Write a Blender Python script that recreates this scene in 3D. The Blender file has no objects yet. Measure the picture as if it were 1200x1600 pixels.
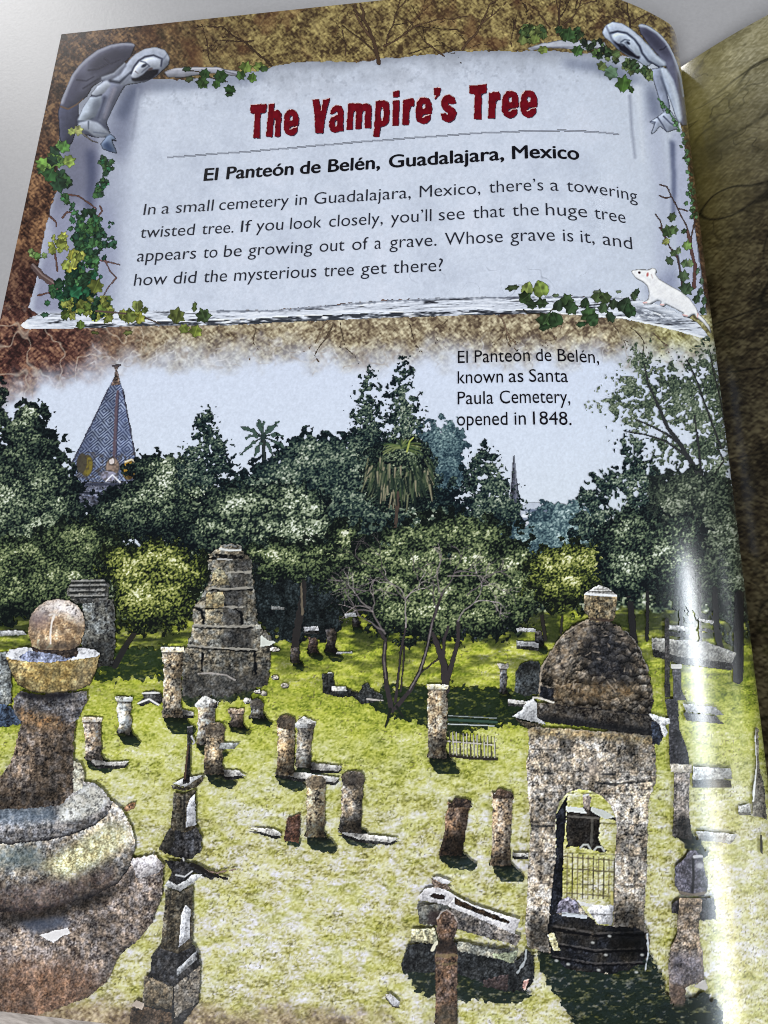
import bpy, math
import numpy as np
from mathutils import Matrix, Vector

# ------------------------------------------------------------------ camera, world, lamps, exposure
SC = bpy.context.scene
COL = SC.collection
PX, PY, FPX = 1200.0, 1600.0, 869.0            # photograph size and focal length in its pixels
_ax, _ay, _az = 0.2400, 0.1130, 0.0296
CAM = np.array([0.1323, 0.0795, 0.1328])
def _rot(x, y, z):
    cx, sx, cy, sy, cz, sz = math.cos(x), math.sin(x), math.cos(y), math.sin(y), math.cos(z), math.sin(z)
    return (np.array([[cz, -sz, 0], [sz, cz, 0], [0, 0, 1]]) @ np.array([[cy, 0, sy], [0, 1, 0], [-sy, 0, cy]])
            @ np.array([[1, 0, 0], [0, cx, -sx], [0, sx, cx]]))
ROT = _rot(_ax, _ay, _az)
cd = bpy.data.cameras.new('camera')
cam = bpy.data.objects.new('camera', cd); COL.objects.link(cam)
m4 = Matrix([list(ROT[0]) + [CAM[0]], list(ROT[1]) + [CAM[1]], list(ROT[2]) + [CAM[2]], [0, 0, 0, 1]])
cam.matrix_world = m4
cd.sensor_fit = 'VERTICAL'; cd.sensor_height = 36.0; cd.lens = 36.0 * FPX / PY
cd.clip_start = 0.005; cd.clip_end = 50
cd.dof.use_dof = True; cd.dof.focus_distance = 0.150; cd.dof.aperture_fstop = 45.0
SC.camera = cam

w = bpy.data.worlds.new('World'); SC.world = w; w.use_nodes = True
w.node_tree.nodes['Background'].inputs['Color'].default_value = (0.93, 0.96, 1.0, 1)
w.node_tree.nodes['Background'].inputs['Strength'].default_value = 0.07

def area(name, loc, target, sx, sy, power, color=(1, 1, 1), xdir=None):
    ld = bpy.data.lights.new(name, 'AREA'); ld.shape = 'RECTANGLE'; ld.size = sx; ld.size_y = sy
    ld.energy = power; ld.color = color
    o = bpy.data.objects.new(name, ld); COL.objects.link(o)
    z = (Vector(loc) - Vector(target)).normalized()
    x = Vector(xdir) if xdir else Vector((1, 0, 0))
    x = (x - z * x.dot(z)).normalized(); y = z.cross(x)
    o.matrix_world = Matrix(((x.x, y.x, z.x, loc[0]), (x.y, y.y, z.y, loc[1]), (x.z, y.z, z.z, loc[2]), (0, 0, 0, 1)))
    return o
# the window behind the table on the left, an added fill from behind the reader, and the bright gap on the right mirrored in the curved page
area('window_lamp', (-1.22, 1.95, 0.72), (0.0, 0.3, 0), 0.60, 0.30, 13, (1.0, 0.985, 0.96))
area('fill_lamp', (-0.45, -1.55, 1.45), (0.1, 0.14, 0), 0.9, 0.6, 66, (0.985, 0.99, 1.0))  # added soft fill, set so its own reflection misses the page
STRIP = (0.19, 0.03, -0.008)
area('streak_fringe_cool', (1.17, -0.36, 0.425), STRIP, 1.40, 0.044, 2.7, (0.66, 0.84, 1.0), (0, 1, 0))  # added strip that tints the streak's left edge cool
area('gap_lamp', (1.175, -0.36, 0.378), STRIP, 1.40, 0.042, 3.7, (0.97, 1.0, 1.0), (0, 1, 0))
area('streak_fringe_warm', (1.18, -0.58, 0.335), STRIP, 0.95, 0.030, 1.0, (1.0, 0.80, 0.42), (0, 1, 0))  # added strip that tints the streak's right edge warm
area('streak_boost_upper', (1.172, 0.10, 0.385), STRIP, 0.30, 0.050, 1.3, (0.92, 0.96, 1.0), (0, 1, 0))  # added strip to strengthen the upper end of the streak
area('slit_lamp', (1.19, -0.34, 0.188), STRIP, 0.70, 0.010, 0.5, (1.0, 1.0, 0.9), (0, 1, 0))
SC.view_settings.view_transform = 'Standard'
try: SC.view_settings.look = 'None'
except Exception: pass
SC.view_settings.exposure = 0.10; SC.view_settings.gamma = 1.0
SC.view_settings.use_curve_mapping = False
SC.cycles.max_bounces = 6; SC.cycles.filter_width = 1.0

# ------------------------------------------------------------------ the shape of the open pages (metres; z = 0 is the flat of the page)
PW, PH, XG, TABLE_Z = 0.2125, 0.2800, 0.2125, -0.036
def hL(x):
    a = np.maximum(x - 0.150, 0); b = np.maximum(x - 0.203, 0)
    return -(a * a) / 0.184 - 110.0 * b * b
def dhL(x):
    a = np.maximum(x - 0.150, 0); b = np.maximum(x - 0.203, 0)
    return -2 * a / 0.184 - 220.0 * b
ZG = float(hL(np.array(XG)))
def hR(x):
    t = np.clip((x - XG) / 0.085, 0, 1)
    return ZG + 0.0005 - (ZG + 0.0005) * (1 - (1 - t) ** 2.35)

def rays(u, v):
    d = np.stack([(u - PX / 2) / FPX, -(v - PY / 2) / FPX, -np.ones_like(u)], -1)
    return d @ ROT.T
def project(P):
    q = (P - CAM) @ ROT
    return PX / 2 + FPX * q[..., 0] / -q[..., 2], PY / 2 - FPX * q[..., 1] / -q[..., 2]
def onto_page(u, v, lift=0.0):
    """photograph pixel -> point on the curved left page"""
    u = np.asarray(u, float); v = np.asarray(v, float)
    d = rays(u, v)
    t = -CAM[2] / d[..., 2]
    for _ in range(24):
        x = CAM[0] + t * d[..., 0]
        F = CAM[2] + t * d[..., 2] - hL(x)
        dF = d[..., 2] - dhL(x) * d[..., 0]
        dF = np.where(dF > -0.05, -0.05, dF)
        t = t - F / dF
    P = CAM + t[..., None] * d
    ok = np.abs(P[..., 2] - hL(P[..., 0])) < 2e-5
    ok &= (P[..., 0] < 0.2122) & (P[..., 0] > 0.0002) & (P[..., 1] > 0.0002) & (P[..., 1] < PH - .0002)
    s = dhL(P[..., 0]); n = np.stack([-s, np.zeros_like(s), np.ones_like(s)], -1)
    n /= np.linalg.norm(n, axis=-1, keepdims=True)
    return P + n * lift, ok

# ------------------------------------------------------------------ noise and colour tools for the printed ink
_T = {}
def vn(X, Y, s, seed=0, sy=None):
    if seed not in _T: _T[seed] = np.random.RandomState(seed + 11).rand(256, 256).astype(np.float32)
    T = _T[seed]
    x = X / s + seed * 7.31; y = Y / (sy or s) + seed * 3.17
    xi = np.floor(x).astype(np.int32); yi = np.floor(y).astype(np.int32)
    fx = (x - xi).astype(np.float32); fy = (y - yi).astype(np.float32)
    fx = fx * fx * (3 - 2 * fx); fy = fy * fy * (3 - 2 * fy)
    x0, x1, y0, y1 = xi & 255, (xi + 1) & 255, yi & 255, (yi + 1) & 255
    return (T[y0, x0] * (1 - fx) + T[y0, x1] * fx) * (1 - fy) + (T[y1, x0] * (1 - fx) + T[y1, x1] * fx) * fy
def fbm(X, Y, s, seed=0, o=4, sy=None, g=0.55):
    r = 0; a = 1.0; n = 0
    for k in range(o):
        r = r + a * vn(X, Y, s / 2 ** k, seed + k, (sy or s) / 2 ** k); n += a; a *= g
    return r / n
def con(v, k, c=0.5): return np.clip((v - c) * k + 0.5, 0, 1)
def sst(a, b, x):
    t = np.clip((x - a) / (b - a), 0, 1); return t * t * (3 - 2 * t)
def ramp(v, stops):
    p = [s[0] for s in stops]
    return np.stack([np.interp(v, p, [s[1][k] for s in stops]) for k in range(3)], -1).astype(np.float32)
def mix(A, B, m):
    A = np.asarray(A, np.float32); B = np.asarray(B, np.float32)
    return A * (1 - m[..., None]) + B * m[..., None]
def veins(X, Y, s, seed, k=18, warp=8):
    wx = X + warp * (vn(X, Y, s * .5, seed + 3) - .5) * 2; wy = Y + warp * (vn(X, Y, s * .5, seed + 4) - .5) * 2
    return np.clip(1 - np.abs(vn(wx, wy, s, seed) - .5) * k, 0, 1)
def tolin(c):
    c = np.clip(c / 255.0, 0, 1)
    return np.where(c <= 0.04045, c / 12.92, ((c + 0.055) / 1.055) ** 2.4)
def blur(a, r, n=2):
    r = int(max(1, round(r)))
    for _ in range(n):
        for ax in (0, 1):
            c = np.cumsum(np.pad(a, [(r + 1, r) if i == ax else (0, 0) for i in range(a.ndim)], mode='edge'), axis=ax)
            L = a.shape[ax]
            a = (np.take(c, range(2 * r + 1, 2 * r + 1 + L), ax) - np.take(c, range(0, L), ax)) / (2 * r + 1)
    return a

class Ink:
    """a patch of printed ink, laid out over part of the page"""
    def __init__(s, x0, y0, x1, y1, step=1.25):
        s.step = step
        s.X, s.Y = np.meshgrid(np.arange(x0, x1 + step, step, dtype=np.float32), np.arange(y0, y1 + step, step, dtype=np.float32))
        s.rgb = np.zeros(s.X.shape + (3,), np.float32); s.a = np.zeros(s.X.shape, np.float32)
    def inside(s, pts, rough=0, seed=0, rs=5):
        X, Y = s.X, s.Y
        if rough:
            X = X + rough * (fbm(s.X, s.Y, rs, seed + 51, 2) - .5) * 2; Y = Y + rough * (fbm(s.X, s.Y, rs, seed + 57, 2) - .5) * 2
        m = np.zeros(X.shape, bool); n = len(pts)
        for i in range(n):
            (xa, ya), (xb, yb) = pts[i], pts[(i + 1) % n]
            if ya == yb: continue
            c = (ya > Y) != (yb > Y)
            m ^= c & (X < (xb - xa) * (Y - ya) / (yb - ya) + xa)
        return m.astype(np.float32)
    def lay(s, m, col, op=1.0):
        m = m * op
        s.rgb = mix(s.rgb, col, m) if np.ndim(col) == 1 or not callable(col) else mix(s.rgb, col(s.X, s.Y), m)
        s.a = np.maximum(s.a, m)
    def over(s, m, col, op=1.0):                       # colour what is already there, leave the outline alone
        s.rgb = mix(s.rgb, col, m * op)
    relief = None
    def poly(s, pts, col, op=1.0, rough=0, seed=0, soft=0, rs=5, relief=0):
        m = s.inside(pts, rough, seed, rs)
        rl = s.relief if relief == 0 else relief
        if rl and np.ndim(col) == 3:                     # a carved piece: its upper left rim catches the light, its lower right rim turns away
            b = blur(m, rl[0] / s.step); gy, gx = np.gradient(b)
            col = np.asarray(col, np.float32) * np.clip(1 + rl[1] * rl[0] / s.step * (.7 * gx + gy), .35, 1.6)[..., None]
        if soft: m = blur(m, soft / s.step)
        s.lay(m, col, op)
    def shade(s, pts, f, soft=3, rough=0, seed=0):
        m = s.inside(pts, rough, seed)
        if soft: m = blur(m, soft / s.step)
        s.rgb *= (1 + (f - 1) * m)[..., None]
    def tint(s, pts, col, op=1.0, soft=2, rough=0, seed=0):
        m = s.inside(pts, rough, seed)
        if soft: m = blur(m, soft / s.step)
        s.over(m, col, op)
    def dist(s, pts, w0, w1):
        best = np.full(s.X.shape, -1e9, np.float32); n = len(pts) - 1
        for i in range(n):
            (xa, ya), (xb, yb) = pts[i], pts[i + 1]
            dx, dy = xb - xa, yb - ya; L = dx * dx + dy * dy + 1e-6
            t = np.clip(((s.X - xa) * dx + (s.Y - ya) * dy) / L, 0, 1)
            d = np.hypot(s.X - xa - t * dx, s.Y - ya - t * dy)
            ww = w0 + (w1 - w0) * (i + t) / n
            best = np.maximum(best, ww * .5 - d)
        return best
    def barrel(s, top, bot, tex, hi=1.4, lo=.45, p=1.2, side=0.0, rough=1.5, seed=0):
        """a turned moulding: lit along its upper face, falling into shade towards its lower edge (and towards the right by side)"""
        m = s.inside(top + bot[::-1], rough, seed)
        yt = np.interp(s.X, [q[0] for q in top], [q[1] for q in top]); yb = np.interp(s.X, [q[0] for q in bot], [q[1] for q in bot])
        t = np.clip((s.Y - yt) / np.maximum(yb - yt, 1), 0, 1)
        x0, x1 = min(q[0] for q in top), max(q[0] for q in top); u = np.clip((s.X - x0) / (x1 - x0), 0, 1)
        k = (hi + (lo - hi) * t ** p) * (1 - side * u ** 2); s.lay(m, tex * k[..., None])
        s.over(m * np.clip((t - .93) / .07, 0, 1), (18, 18, 22), .8)
    def line(s, pts, col, w0, w1=None, op=1.0, feather=.6, jit=0, seed=0, lay=True):
        d = s.dist(pts, w0, w0 if w1 is None else w1)
        if jit: d = d + jit * (vn(s.X, s.Y, 4, seed + 70) - .5) * 2
        m = np.clip(d / feather * .5 + .5, 0, 1)
        (s.lay if lay else s.over)(m, col, op)
    def oval(s, x, y, rx, ry, col, ang=0, op=1.0, soft=.25, lay=True):
        c, n = math.cos(ang), math.sin(ang)
        R = max(rx, ry) * (1.3 + soft) + 2; h, w_ = s.X.shape
        i0 = max(0, int((x - R - s.X[0, 0]) / s.step)); i1 = min(w_, int((x + R - s.X[0, 0]) / s.step) + 2)
        j0 = max(0, int((y - R - s.Y[0, 0]) / s.step)); j1 = min(h, int((y + R - s.Y[0, 0]) / s.step) + 2)
        if i1 <= i0 or j1 <= j0: return
        dx, dy = s.X[j0:j1, i0:i1] - x, s.Y[j0:j1, i0:i1] - y
        r = np.hypot((dx * c + dy * n) / rx, (-dx * n + dy * c) / ry)
        m = np.clip((1 + soft - r) / (2 * soft), 0, 1) * op
        s.rgb[j0:j1, i0:i1] = mix(s.rgb[j0:j1, i0:i1], col, m)
        if lay: s.a[j0:j1, i0:i1] = np.maximum(s.a[j0:j1, i0:i1], m)
    def erase(s, m): s.a = s.a * (1 - m)

# ------------------------------------------------------------------ materials
def print_material(name, rough=0.16, spec=0.5):
    m = bpy.data.materials.new(name); m.use_nodes = True
    nt = m.node_tree; b = nt.nodes['Principled BSDF']
    at = nt.nodes.new('ShaderNodeAttribute'); at.attribute_name = 'ink'
    tc = nt.nodes.new('ShaderNodeTexCoord')
    n1 = nt.nodes.new('ShaderNodeTexNoise'); n1.inputs['Scale'].default_value = 2600; n1.inputs['Detail'].default_value = 2
    mr = nt.nodes.new('ShaderNodeMapRange'); mr.inputs['From Min'].default_value = .3; mr.inputs['From Max'].default_value = .7
    mr.inputs['To Min'].default_value = .97; mr.inputs['To Max'].default_value = 1.03
    mx = nt.nodes.new('ShaderNodeMix'); mx.data_type = 'RGBA'; mx.blend_type = 'MULTIPLY'; mx.inputs['Factor'].default_value = 1
    nt.links.new(tc.outputs['Object'], n1.inputs['Vector']); nt.links.new(n1.outputs['Fac'], mr.inputs['Value'])
    nt.links.new(at.outputs['Color'], mx.inputs['A']); nt.links.new(mr.outputs['Result'], mx.inputs['B'])
    nt.links.new(mx.outputs['Result'], b.inputs['Base Color'])
    n2 = nt.nodes.new('ShaderNodeTexNoise'); n2.inputs['Scale'].default_value = 900; n2.inputs['Detail'].default_value = 3
    bp = nt.nodes.new('ShaderNodeBump'); bp.inputs['Strength'].default_value = .02; bp.inputs['Distance'].default_value = .0004
    nt.links.new(tc.outputs['Object'], n2.inputs['Vector'])
    nt.links.new(n2.outputs['Fac'], bp.inputs['Height']); nt.links.new(bp.outputs['Normal'], b.inputs['Normal'])
    b.inputs['Roughness'].default_value = rough; b.inputs['Specular IOR Level'].default_value = spec
    return m
def plain_material(name, col, rough=.5, noise=None, bump=0, spec=.5):
    m = bpy.data.materials.new(name); m.use_nodes = True; nt = m.node_tree; b = nt.nodes['Principled BSDF']
    b.inputs['Base Color'].default_value = (*col, 1); b.inputs['Roughness'].default_value = rough
    b.inputs['Specular IOR Level'].default_value = spec
    if noise:
        sc, amt = noise
        tc = nt.nodes.new('ShaderNodeTexCoord'); n = nt.nodes.new('ShaderNodeTexNoise')
        n.inputs['Scale'].default_value = sc; n.inputs['Detail'].default_value = 5
        cr = nt.nodes.new('ShaderNodeValToRGB')
        cr.color_ramp.elements[0].position = .3; cr.color_ramp.elements[1].position = .7
        cr.color_ramp.elements[0].color = (*[c * (1 - amt) for c in col], 1); cr.color_ramp.elements[1].color = (*[min(1, c * (1 + amt)) for c in col], 1)
        nt.links.new(tc.outputs['Object'], n.inputs['Vector']); nt.links.new(n.outputs['Fac'], cr.inputs['Fac'])
        nt.links.new(cr.outputs['Color'], b.inputs['Base Color'])
        if bump:
            bp = nt.nodes.new('ShaderNodeBump'); bp.inputs['Strength'].default_value = bump; bp.inputs['Distance'].default_value = .001
            nt.links.new(n.outputs['Fac'], bp.inputs['Height']); nt.links.new(bp.outputs['Normal'], b.inputs['Normal'])
    return m
M_PRINT = print_material('glossy_printed_paper')
def ink_material(name, rgb):
    m = plain_material(name, tuple(tolin(np.array(rgb, float))), .24); return m

# ------------------------------------------------------------------ turning ink into meshes lying on the page
GRAIN = 0.024
_lift = [0.0]
def next_lift():
    _lift[0] += 4.0e-6; return 1.0e-5 + _lift[0]
def grid_mesh(name, P, keep, rgb, parent, mat):
    h, w_ = keep.shape[0] + 1, keep.shape[1] + 1
    idx = np.arange(h * w_).reshape(h, w_)
    q = np.stack([idx[1:, :-1], idx[1:, 1:], idx[:-1, 1:], idx[:-1, :-1]], -1)[keep]
    used, inv = np.unique(q, return_inverse=True); q = inv.reshape(-1, 4)
    co = P.reshape(-1, 3)[used].astype(np.float32); c = rgb.reshape(-1, 3)[used]
    me = bpy.data.meshes.new(name)
    me.vertices.add(len(co)); me.vertices.foreach_set('co', co.ravel())
    me.loops.add(len(q) * 4); me.loops.foreach_set('vertex_index', q.ravel().astype(np.int32))
    me.polygons.add(len(q)); me.polygons.foreach_set('loop_start', np.arange(0, len(q) * 4, 4, dtype=np.int32))
    try: me.polygons.foreach_set('loop_total', np.full(len(q), 4, np.int32))
    except Exception: pass
    me.update(calc_edges=True)
    me.polygons.foreach_set('use_smooth', np.ones(len(q), bool))
    at = me.color_attributes.new('ink', 'FLOAT_COLOR', 'POINT')
    at.data.foreach_set('color', np.concatenate([c, np.ones((len(c), 1), np.float32)], 1).astype(np.float32).ravel())
    me.materials.append(mat); me.update()
    o = bpy.data.objects.new(name, me); COL.objects.link(o)
    if parent: o.parent = parent
    return o
def crisp(rgb, a, step, k=.75):
    """the printed photograph is crisp: a little edge contrast in the ink, as in offset print"""
    r = 1.5 / step; w_ = blur(a, r) + 1e-3
    return np.clip(rgb + k * (rgb - blur(rgb * a[..., None], r) / w_[..., None]) * (a[..., None] > .5), 2, 250)
def emit(ink, name, parent, label=None, group=None, sharp=.6):
    if sharp: ink.rgb = crisp(ink.rgb, (ink.a > .5).astype(np.float32), ink.step, sharp)
    P, ok = onto_page(ink.X, ink.Y, next_lift())
    a = ink.a
    am = (a[1:, :-1] + a[1:, 1:] + a[:-1, 1:] + a[:-1, :-1]) / 4
    keep = (am > .5) & ok[1:, :-1] & ok[1:, 1:] & ok[:-1, 1:] & ok[:-1, :-1]
    # a jump across the fold of the page is no part of the print
    jump = np.linalg.norm(P[1:, 1:] - P[:-1, :-1], axis=-1) > 0.0035
    keep &= ~jump
    if not keep.any(): return None
    g = (vn(ink.X, ink.Y, 1.9, 91) + vn(ink.X, ink.Y, 3.1, 92) - 1.0) * 2 * GRAIN
    rgb = tolin(ink.rgb * (1 + g)[..., None])
    o = grid_mesh(name, P, keep, rgb, parent, M_PRINT)
    if label: o['label'] = label
    if group: o['group'] = group
    return o

# ------------------------------------------------------------------ picture textures
def stone(X, Y, base, k=1.0, s=9, seed=0, warm=.5, dark=(22, 22, 28)):
    n = con(fbm(X, Y, s * 1.1, seed, 4, g=.85), 2.3); f = con(vn(X, Y, 2.3, seed + 5) * .5 + vn(X + .5 * Y, Y - .5 * X, 1.7, seed + 6) * .5, 1.9)
    st_ = con(vn(X, Y, 5, seed + 64, 34), 1.8) - .5; v = np.clip(n * .56 + f * .40 + .05 + .14 * st_, 0, 1)
    b = np.array(base, np.float32); dk = np.array(dark, np.float32)
    c = ramp(v, [(0, dk * .8), (.2, dk * .5 + b * .34), (.4, b * .8), (.6, b * 1.08), (.8, np.minimum(b * 1.34 + 8, 240)), (1, np.minimum(b * 1.55 + 18, 245))])
    hue = con(fbm(X, Y, 7, seed + 20, 2), 2.6)[..., None] - .5
    c = c * (.80 + .42 * con(fbm(X, Y, 34, seed + 60, 3, sy=46), 2.2))[..., None] * (1 + hue * np.array([.10, .01, -.13]) * warm * 1.1)
    return b * (1 - k) + c * k if k < 1 else c
def worley(X, Y, s, seed):
    r = np.random.RandomState(seed + 999); J = r.rand(64, 64, 3).astype(np.float32)
    x = X / s; y = Y / s; xi = np.floor(x).astype(np.int32); yi = np.floor(y).astype(np.int32)
    best = np.full(X.shape, 9., np.float32); bdy = np.zeros(X.shape, np.float32); bid = np.zeros(X.shape, np.float32)
    for i in (-1, 0, 1):
        for j in (-1, 0, 1):
            q = J[(yi + j) & 63, (xi + i) & 63]
            dx = x - (xi + i + q[..., 0]); dy = y - (yi + j + q[..., 1]); d = dx * dx + dy * dy
            m = d < best; best = np.where(m, d, best); bdy = np.where(m, dy, bdy); bid = np.where(m, q[..., 2], bid)
    return np.sqrt(best), bdy, bid
LEAF_DARK = [(0, (9, 15, 20)), (.28, (26, 37, 37)), (.48, (54, 68, 56)), (.66, (98, 112, 88)), (.84, (156, 166, 142)), (1, (212, 218, 206))]
LEAF_MID = [(0, (11, 17, 18)), (.28, (32, 42, 33)), (.5, (70, 84, 58)), (.72, (112, 124, 86)), (.88, (160, 168, 130)), (1, (214, 218, 198))]
LEAF_SUN = [(0, (15, 20, 18)), (.26, (46, 56, 32)), (.46, (94, 104, 50)), (.66, (140, 146, 80)), (.84, (182, 184, 128)), (1, (224, 226, 194))]
LEAF_NAVY = [(0, (10, 18, 24)), (.28, (26, 40, 44)), (.48, (52, 68, 62)), (.68, (90, 106, 90)), (.88, (142, 152, 136)), (1, (188, 196, 184))]
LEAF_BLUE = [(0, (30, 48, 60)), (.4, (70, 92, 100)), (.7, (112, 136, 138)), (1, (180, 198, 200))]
def foliage(ink, blobs, pal, seed=0, leaf=3.4, clump=16, edge=.55, light=.35, gaps=.0, bias=0.0, fade=None, edge_s=9):
    X, Y = ink.X, ink.Y
    D = np.full(X.shape, -9., np.float32); L = np.zeros(X.shape, np.float32)
    wx = X + 5 * (vn(X, Y, 9, seed + 40) - .5) * 2; wy = Y + 5 * (vn(X, Y, 9, seed + 41) - .5) * 2
    for (cx, cy, rx, ry) in blobs:
        r = 1 - np.hypot((wx - cx) / rx, (wy - cy) / ry)
        D = np.maximum(D, r * min(rx, ry) / 12.0)
        L = np.maximum(L, np.clip(r * 2, 0, 1) * np.clip(.5 - (Y - cy) / (2 * ry), 0, 1))
    d1, y1, i1 = worley(wx, wy, clump, seed); d2, y2, i2 = worley(wx, wy, clump * .42, seed + 1)
    n = con(fbm(X, Y, edge_s, seed + 30, 3, g=.9), 2.2)
    field = D + edge * ((.62 - d1) * 1.5 + (.55 - d2) * .8 + (n - .5) * 1.6)
    if gaps: field = field - gaps * (con(fbm(X, Y, 13, seed + 36, 3), 3.0) * .7 + np.clip(d1 - .35, 0, 1) * 1.2)
    m = (field > 0).astype(np.float32)
    lit1 = np.clip(.52 - y1 * .75 - .25 * (wx - X) / 5, 0, 1) * np.clip(1.25 - d1 * .9, 0, 1); lit2 = np.clip(.55 - y2 * .6, 0, 1)
    f = con(vn(X, Y, leaf * .8, seed + 8) * .5 + vn(X + .6 * Y, Y - .4 * X, leaf * .55, seed + 9) * .5, 2.6)
    big = con(fbm(X, Y, 34, seed + 44, 3), 2.4) - .5
    v = np.clip(.34 * lit1 + .14 * lit2 + .50 * (f - .5) + .24 + .12 * (i1 - .5) + .30 * big + light * (L - .42) * 1.1 + bias, 0, 1)
    rim = np.clip(.5 - field * .6, 0, .5); v = np.clip(v + rim * .18, 0, 1)
    ink.lay(m, ramp(v, pal))
    return m
def grass_col(X, Y):
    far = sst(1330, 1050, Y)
    p = con(fbm(X, Y, 62, 40, 3, sy=26), 2.6); p2 = con(fbm(X, Y, 24, 52, 3, sy=11), 2.4)
    q = con(fbm(X, Y, 9, 44, 3, sy=5, g=.9), 2.3)
    f = con(vn(X, Y, 3.0, 48, sy=1.9) * .6 + vn(X, Y, 1.8, 49) * .4, 1.9)
    v = np.clip(.20 * p + .22 * p2 + .32 * q + .32 * f - .03, 0, 1)
    near = ramp(v, [(0, (92, 90, 54)), (.2, (144, 140, 84)), (.36, (180, 176, 126)), (.5, (196, 193, 156)), (.68, (208, 206, 186)), (1, (224, 225, 216))])
    hu = con(fbm(X, Y, 12, 71, 3), 2.8)[..., None] - .5; near = near * (1 + hu * np.array((.02, .02, .24)))
    tuft = con(fbm(X, Y, 30, 60, 3, sy=15), 4.5, .60)
    near = mix(near, ramp(.5 * q + .5 * f, [(0, (104, 112, 34)), (.5, (158, 160, 58)), (1, (204, 204, 116))]), tuft * .42)
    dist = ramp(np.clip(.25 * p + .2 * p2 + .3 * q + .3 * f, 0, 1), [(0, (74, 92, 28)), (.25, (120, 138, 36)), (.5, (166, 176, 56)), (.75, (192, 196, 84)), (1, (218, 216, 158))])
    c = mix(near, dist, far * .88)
    sp = con(vn(X, Y, 2.4, 63), 7, .84) * con(vn(X, Y, 30, 64), 3) * .6
    return mix(c, (92, 88, 58), sp)
def litter(X, Y, dark, mid, light, seed=0, s=13):
    n = con(fbm(X, Y, s * 1.6, seed, 5, g=.8), 2.4); f = con(vn(X * .7 + Y * .7, Y * .7 - X * .7, 5.2, seed + 5, sy=2.4), 1.6); q = con(vn(X * .8 - Y * .6, Y * .8 + X * .6, 6.4, seed + 6, sy=2.6), 1.6)
    v = .5 * n + .28 * f + .22 * q
    return ramp(v, [(0, dark), (.2, dark), (.5, mid), (.78, light), (1, tuple(min(255, x * 1.2) for x in light))])
# ------------------------------------------------------------------ the table top
def sheet(name, verts, faces, mat, parent=None, smooth=False):
    me = bpy.data.meshes.new(name); me.from_pydata([tuple(map(float, v)) for v in verts], [], faces); me.update()
    if smooth: me.polygons.foreach_set('use_smooth', [True] * len(me.polygons))
    me.materials.append(mat); o = bpy.data.objects.new(name, me); COL.objects.link(o)
    if parent: o.parent = parent
    return o
M_TABLE = plain_material('white_laminate', (.40, .40, .415), .40, (900, .05), .06)
tt = sheet('table', [(-1.2, -.9, TABLE_Z), (1.3, -.9, TABLE_Z), (1.3, 1.0, TABLE_Z), (-1.2, 1.0, TABLE_Z),
                         (-1.2, -.9, TABLE_Z - .03), (1.3, -.9, TABLE_Z - .03), (1.3, 1.0, TABLE_Z - .03), (-1.2, 1.0, TABLE_Z - .03)],
           [(0, 1, 2, 3), (7, 6, 5, 4), (0, 4, 5, 1), (1, 5, 6, 2), (2, 6, 7, 3), (3, 7, 4, 0)], M_TABLE)
tt['kind'] = 'structure'

# ------------------------------------------------------------------ the book: an Empty at its base with the paper stacks, the two pages and what is printed on them
book = bpy.data.objects.new('open_book', None); COL.objects.link(book)
book['label'] = 'open glossy picture book lying on the white table, cemetery photograph under a stone title panel'
book['category'] = 'book'
BOOK_Z = TABLE_Z + .0002

def stack_material():
    m = plain_material('stacked_paper_edges', (.56, .51, .47), .7); nt = m.node_tree; b = nt.nodes['Principled BSDF']
    tc = nt.nodes.new('ShaderNodeTexCoord'); mp = nt.nodes.new('ShaderNodeMapping'); mp.inputs['Scale'].default_value = (330, 60, 300)
    mp.inputs['Rotation'].default_value = (0.0, .10, 0)
    n = nt.nodes.new('ShaderNodeTexNoise'); n.inputs['Scale'].default_value = 1.0; n.inputs['Detail'].default_value = 3
    cr = nt.nodes.new('ShaderNodeValToRGB'); cr.color_ramp.elements[0].position = .36; cr.color_ramp.elements[1].position = .64
    cr.color_ramp.elements[0].color = (.15, .128, .112, 1); cr.color_ramp.elements[1].color = (.30, .265, .24, 1)
    nt.links.new(tc.outputs['Object'], mp.inputs['Vector']); nt.links.new(mp.outputs['Vector'], n.inputs['Vector'])
    nt.links.new(n.outputs['Fac'], cr.inputs['Fac']); nt.links.new(cr.outputs['Color'], b.inputs['Base Color'])
    bp = nt.nodes.new('ShaderNodeBump'); bp.inputs['Strength'].default_value = .6; bp.inputs['Distance'].default_value = .0004
    nt.links.new(n.outputs['Fac'], bp.inputs['Height']); nt.links.new(bp.outputs['Normal'], b.inputs['Normal'])
    return m
M_STACK = stack_material()
M_COVER = plain_material('book_cover_card', (.16, .13, .10), .5, (60, .3))
def stack(xs, hs, gap):
    """a block of leaves under a page: its foot slants out a little, as the leaves fan"""
    top = [(x, h - gap) for x, h in zip(xs, hs)]; zb = BOOK_Z + .0006
    n = len(top); V = []
    for x, z in top: V += [(x, .0004, z), (x, PH - .0004, z)]
    for x, z in top: V += [(x, .0004 - (z - zb) * .85, zb), (x, PH - .0004, zb)]
    F = []
    for i in range(n - 1):
        a, b = 2 * i, 2 * i + 2; c, d = 2 * n + a, 2 * n + b
        F += [(a, b, b + 1, a + 1), (c, c + 1, d + 1, d), (a, c, d, b), (a + 1, b + 1, d + 1, c + 1)]
    F += [(0, 1, 2 * n + 1, 2 * n), (2 * n - 2, 4 * n - 2, 4 * n - 1, 2 * n - 1)]
    return sheet('paper_block', V, F, M_STACK, book)
xsL = np.concatenate([np.linspace(.0004, .15, 4), np.linspace(.152, .2121, 40)])
stack(xsL, hL(xsL), .00025)
xsR = np.concatenate([np.linspace(XG + .0004, .30, 40), np.linspace(.31, XG * 2 - .0004, 4)])
stack(xsR, hR(xsR), .00025)
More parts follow.
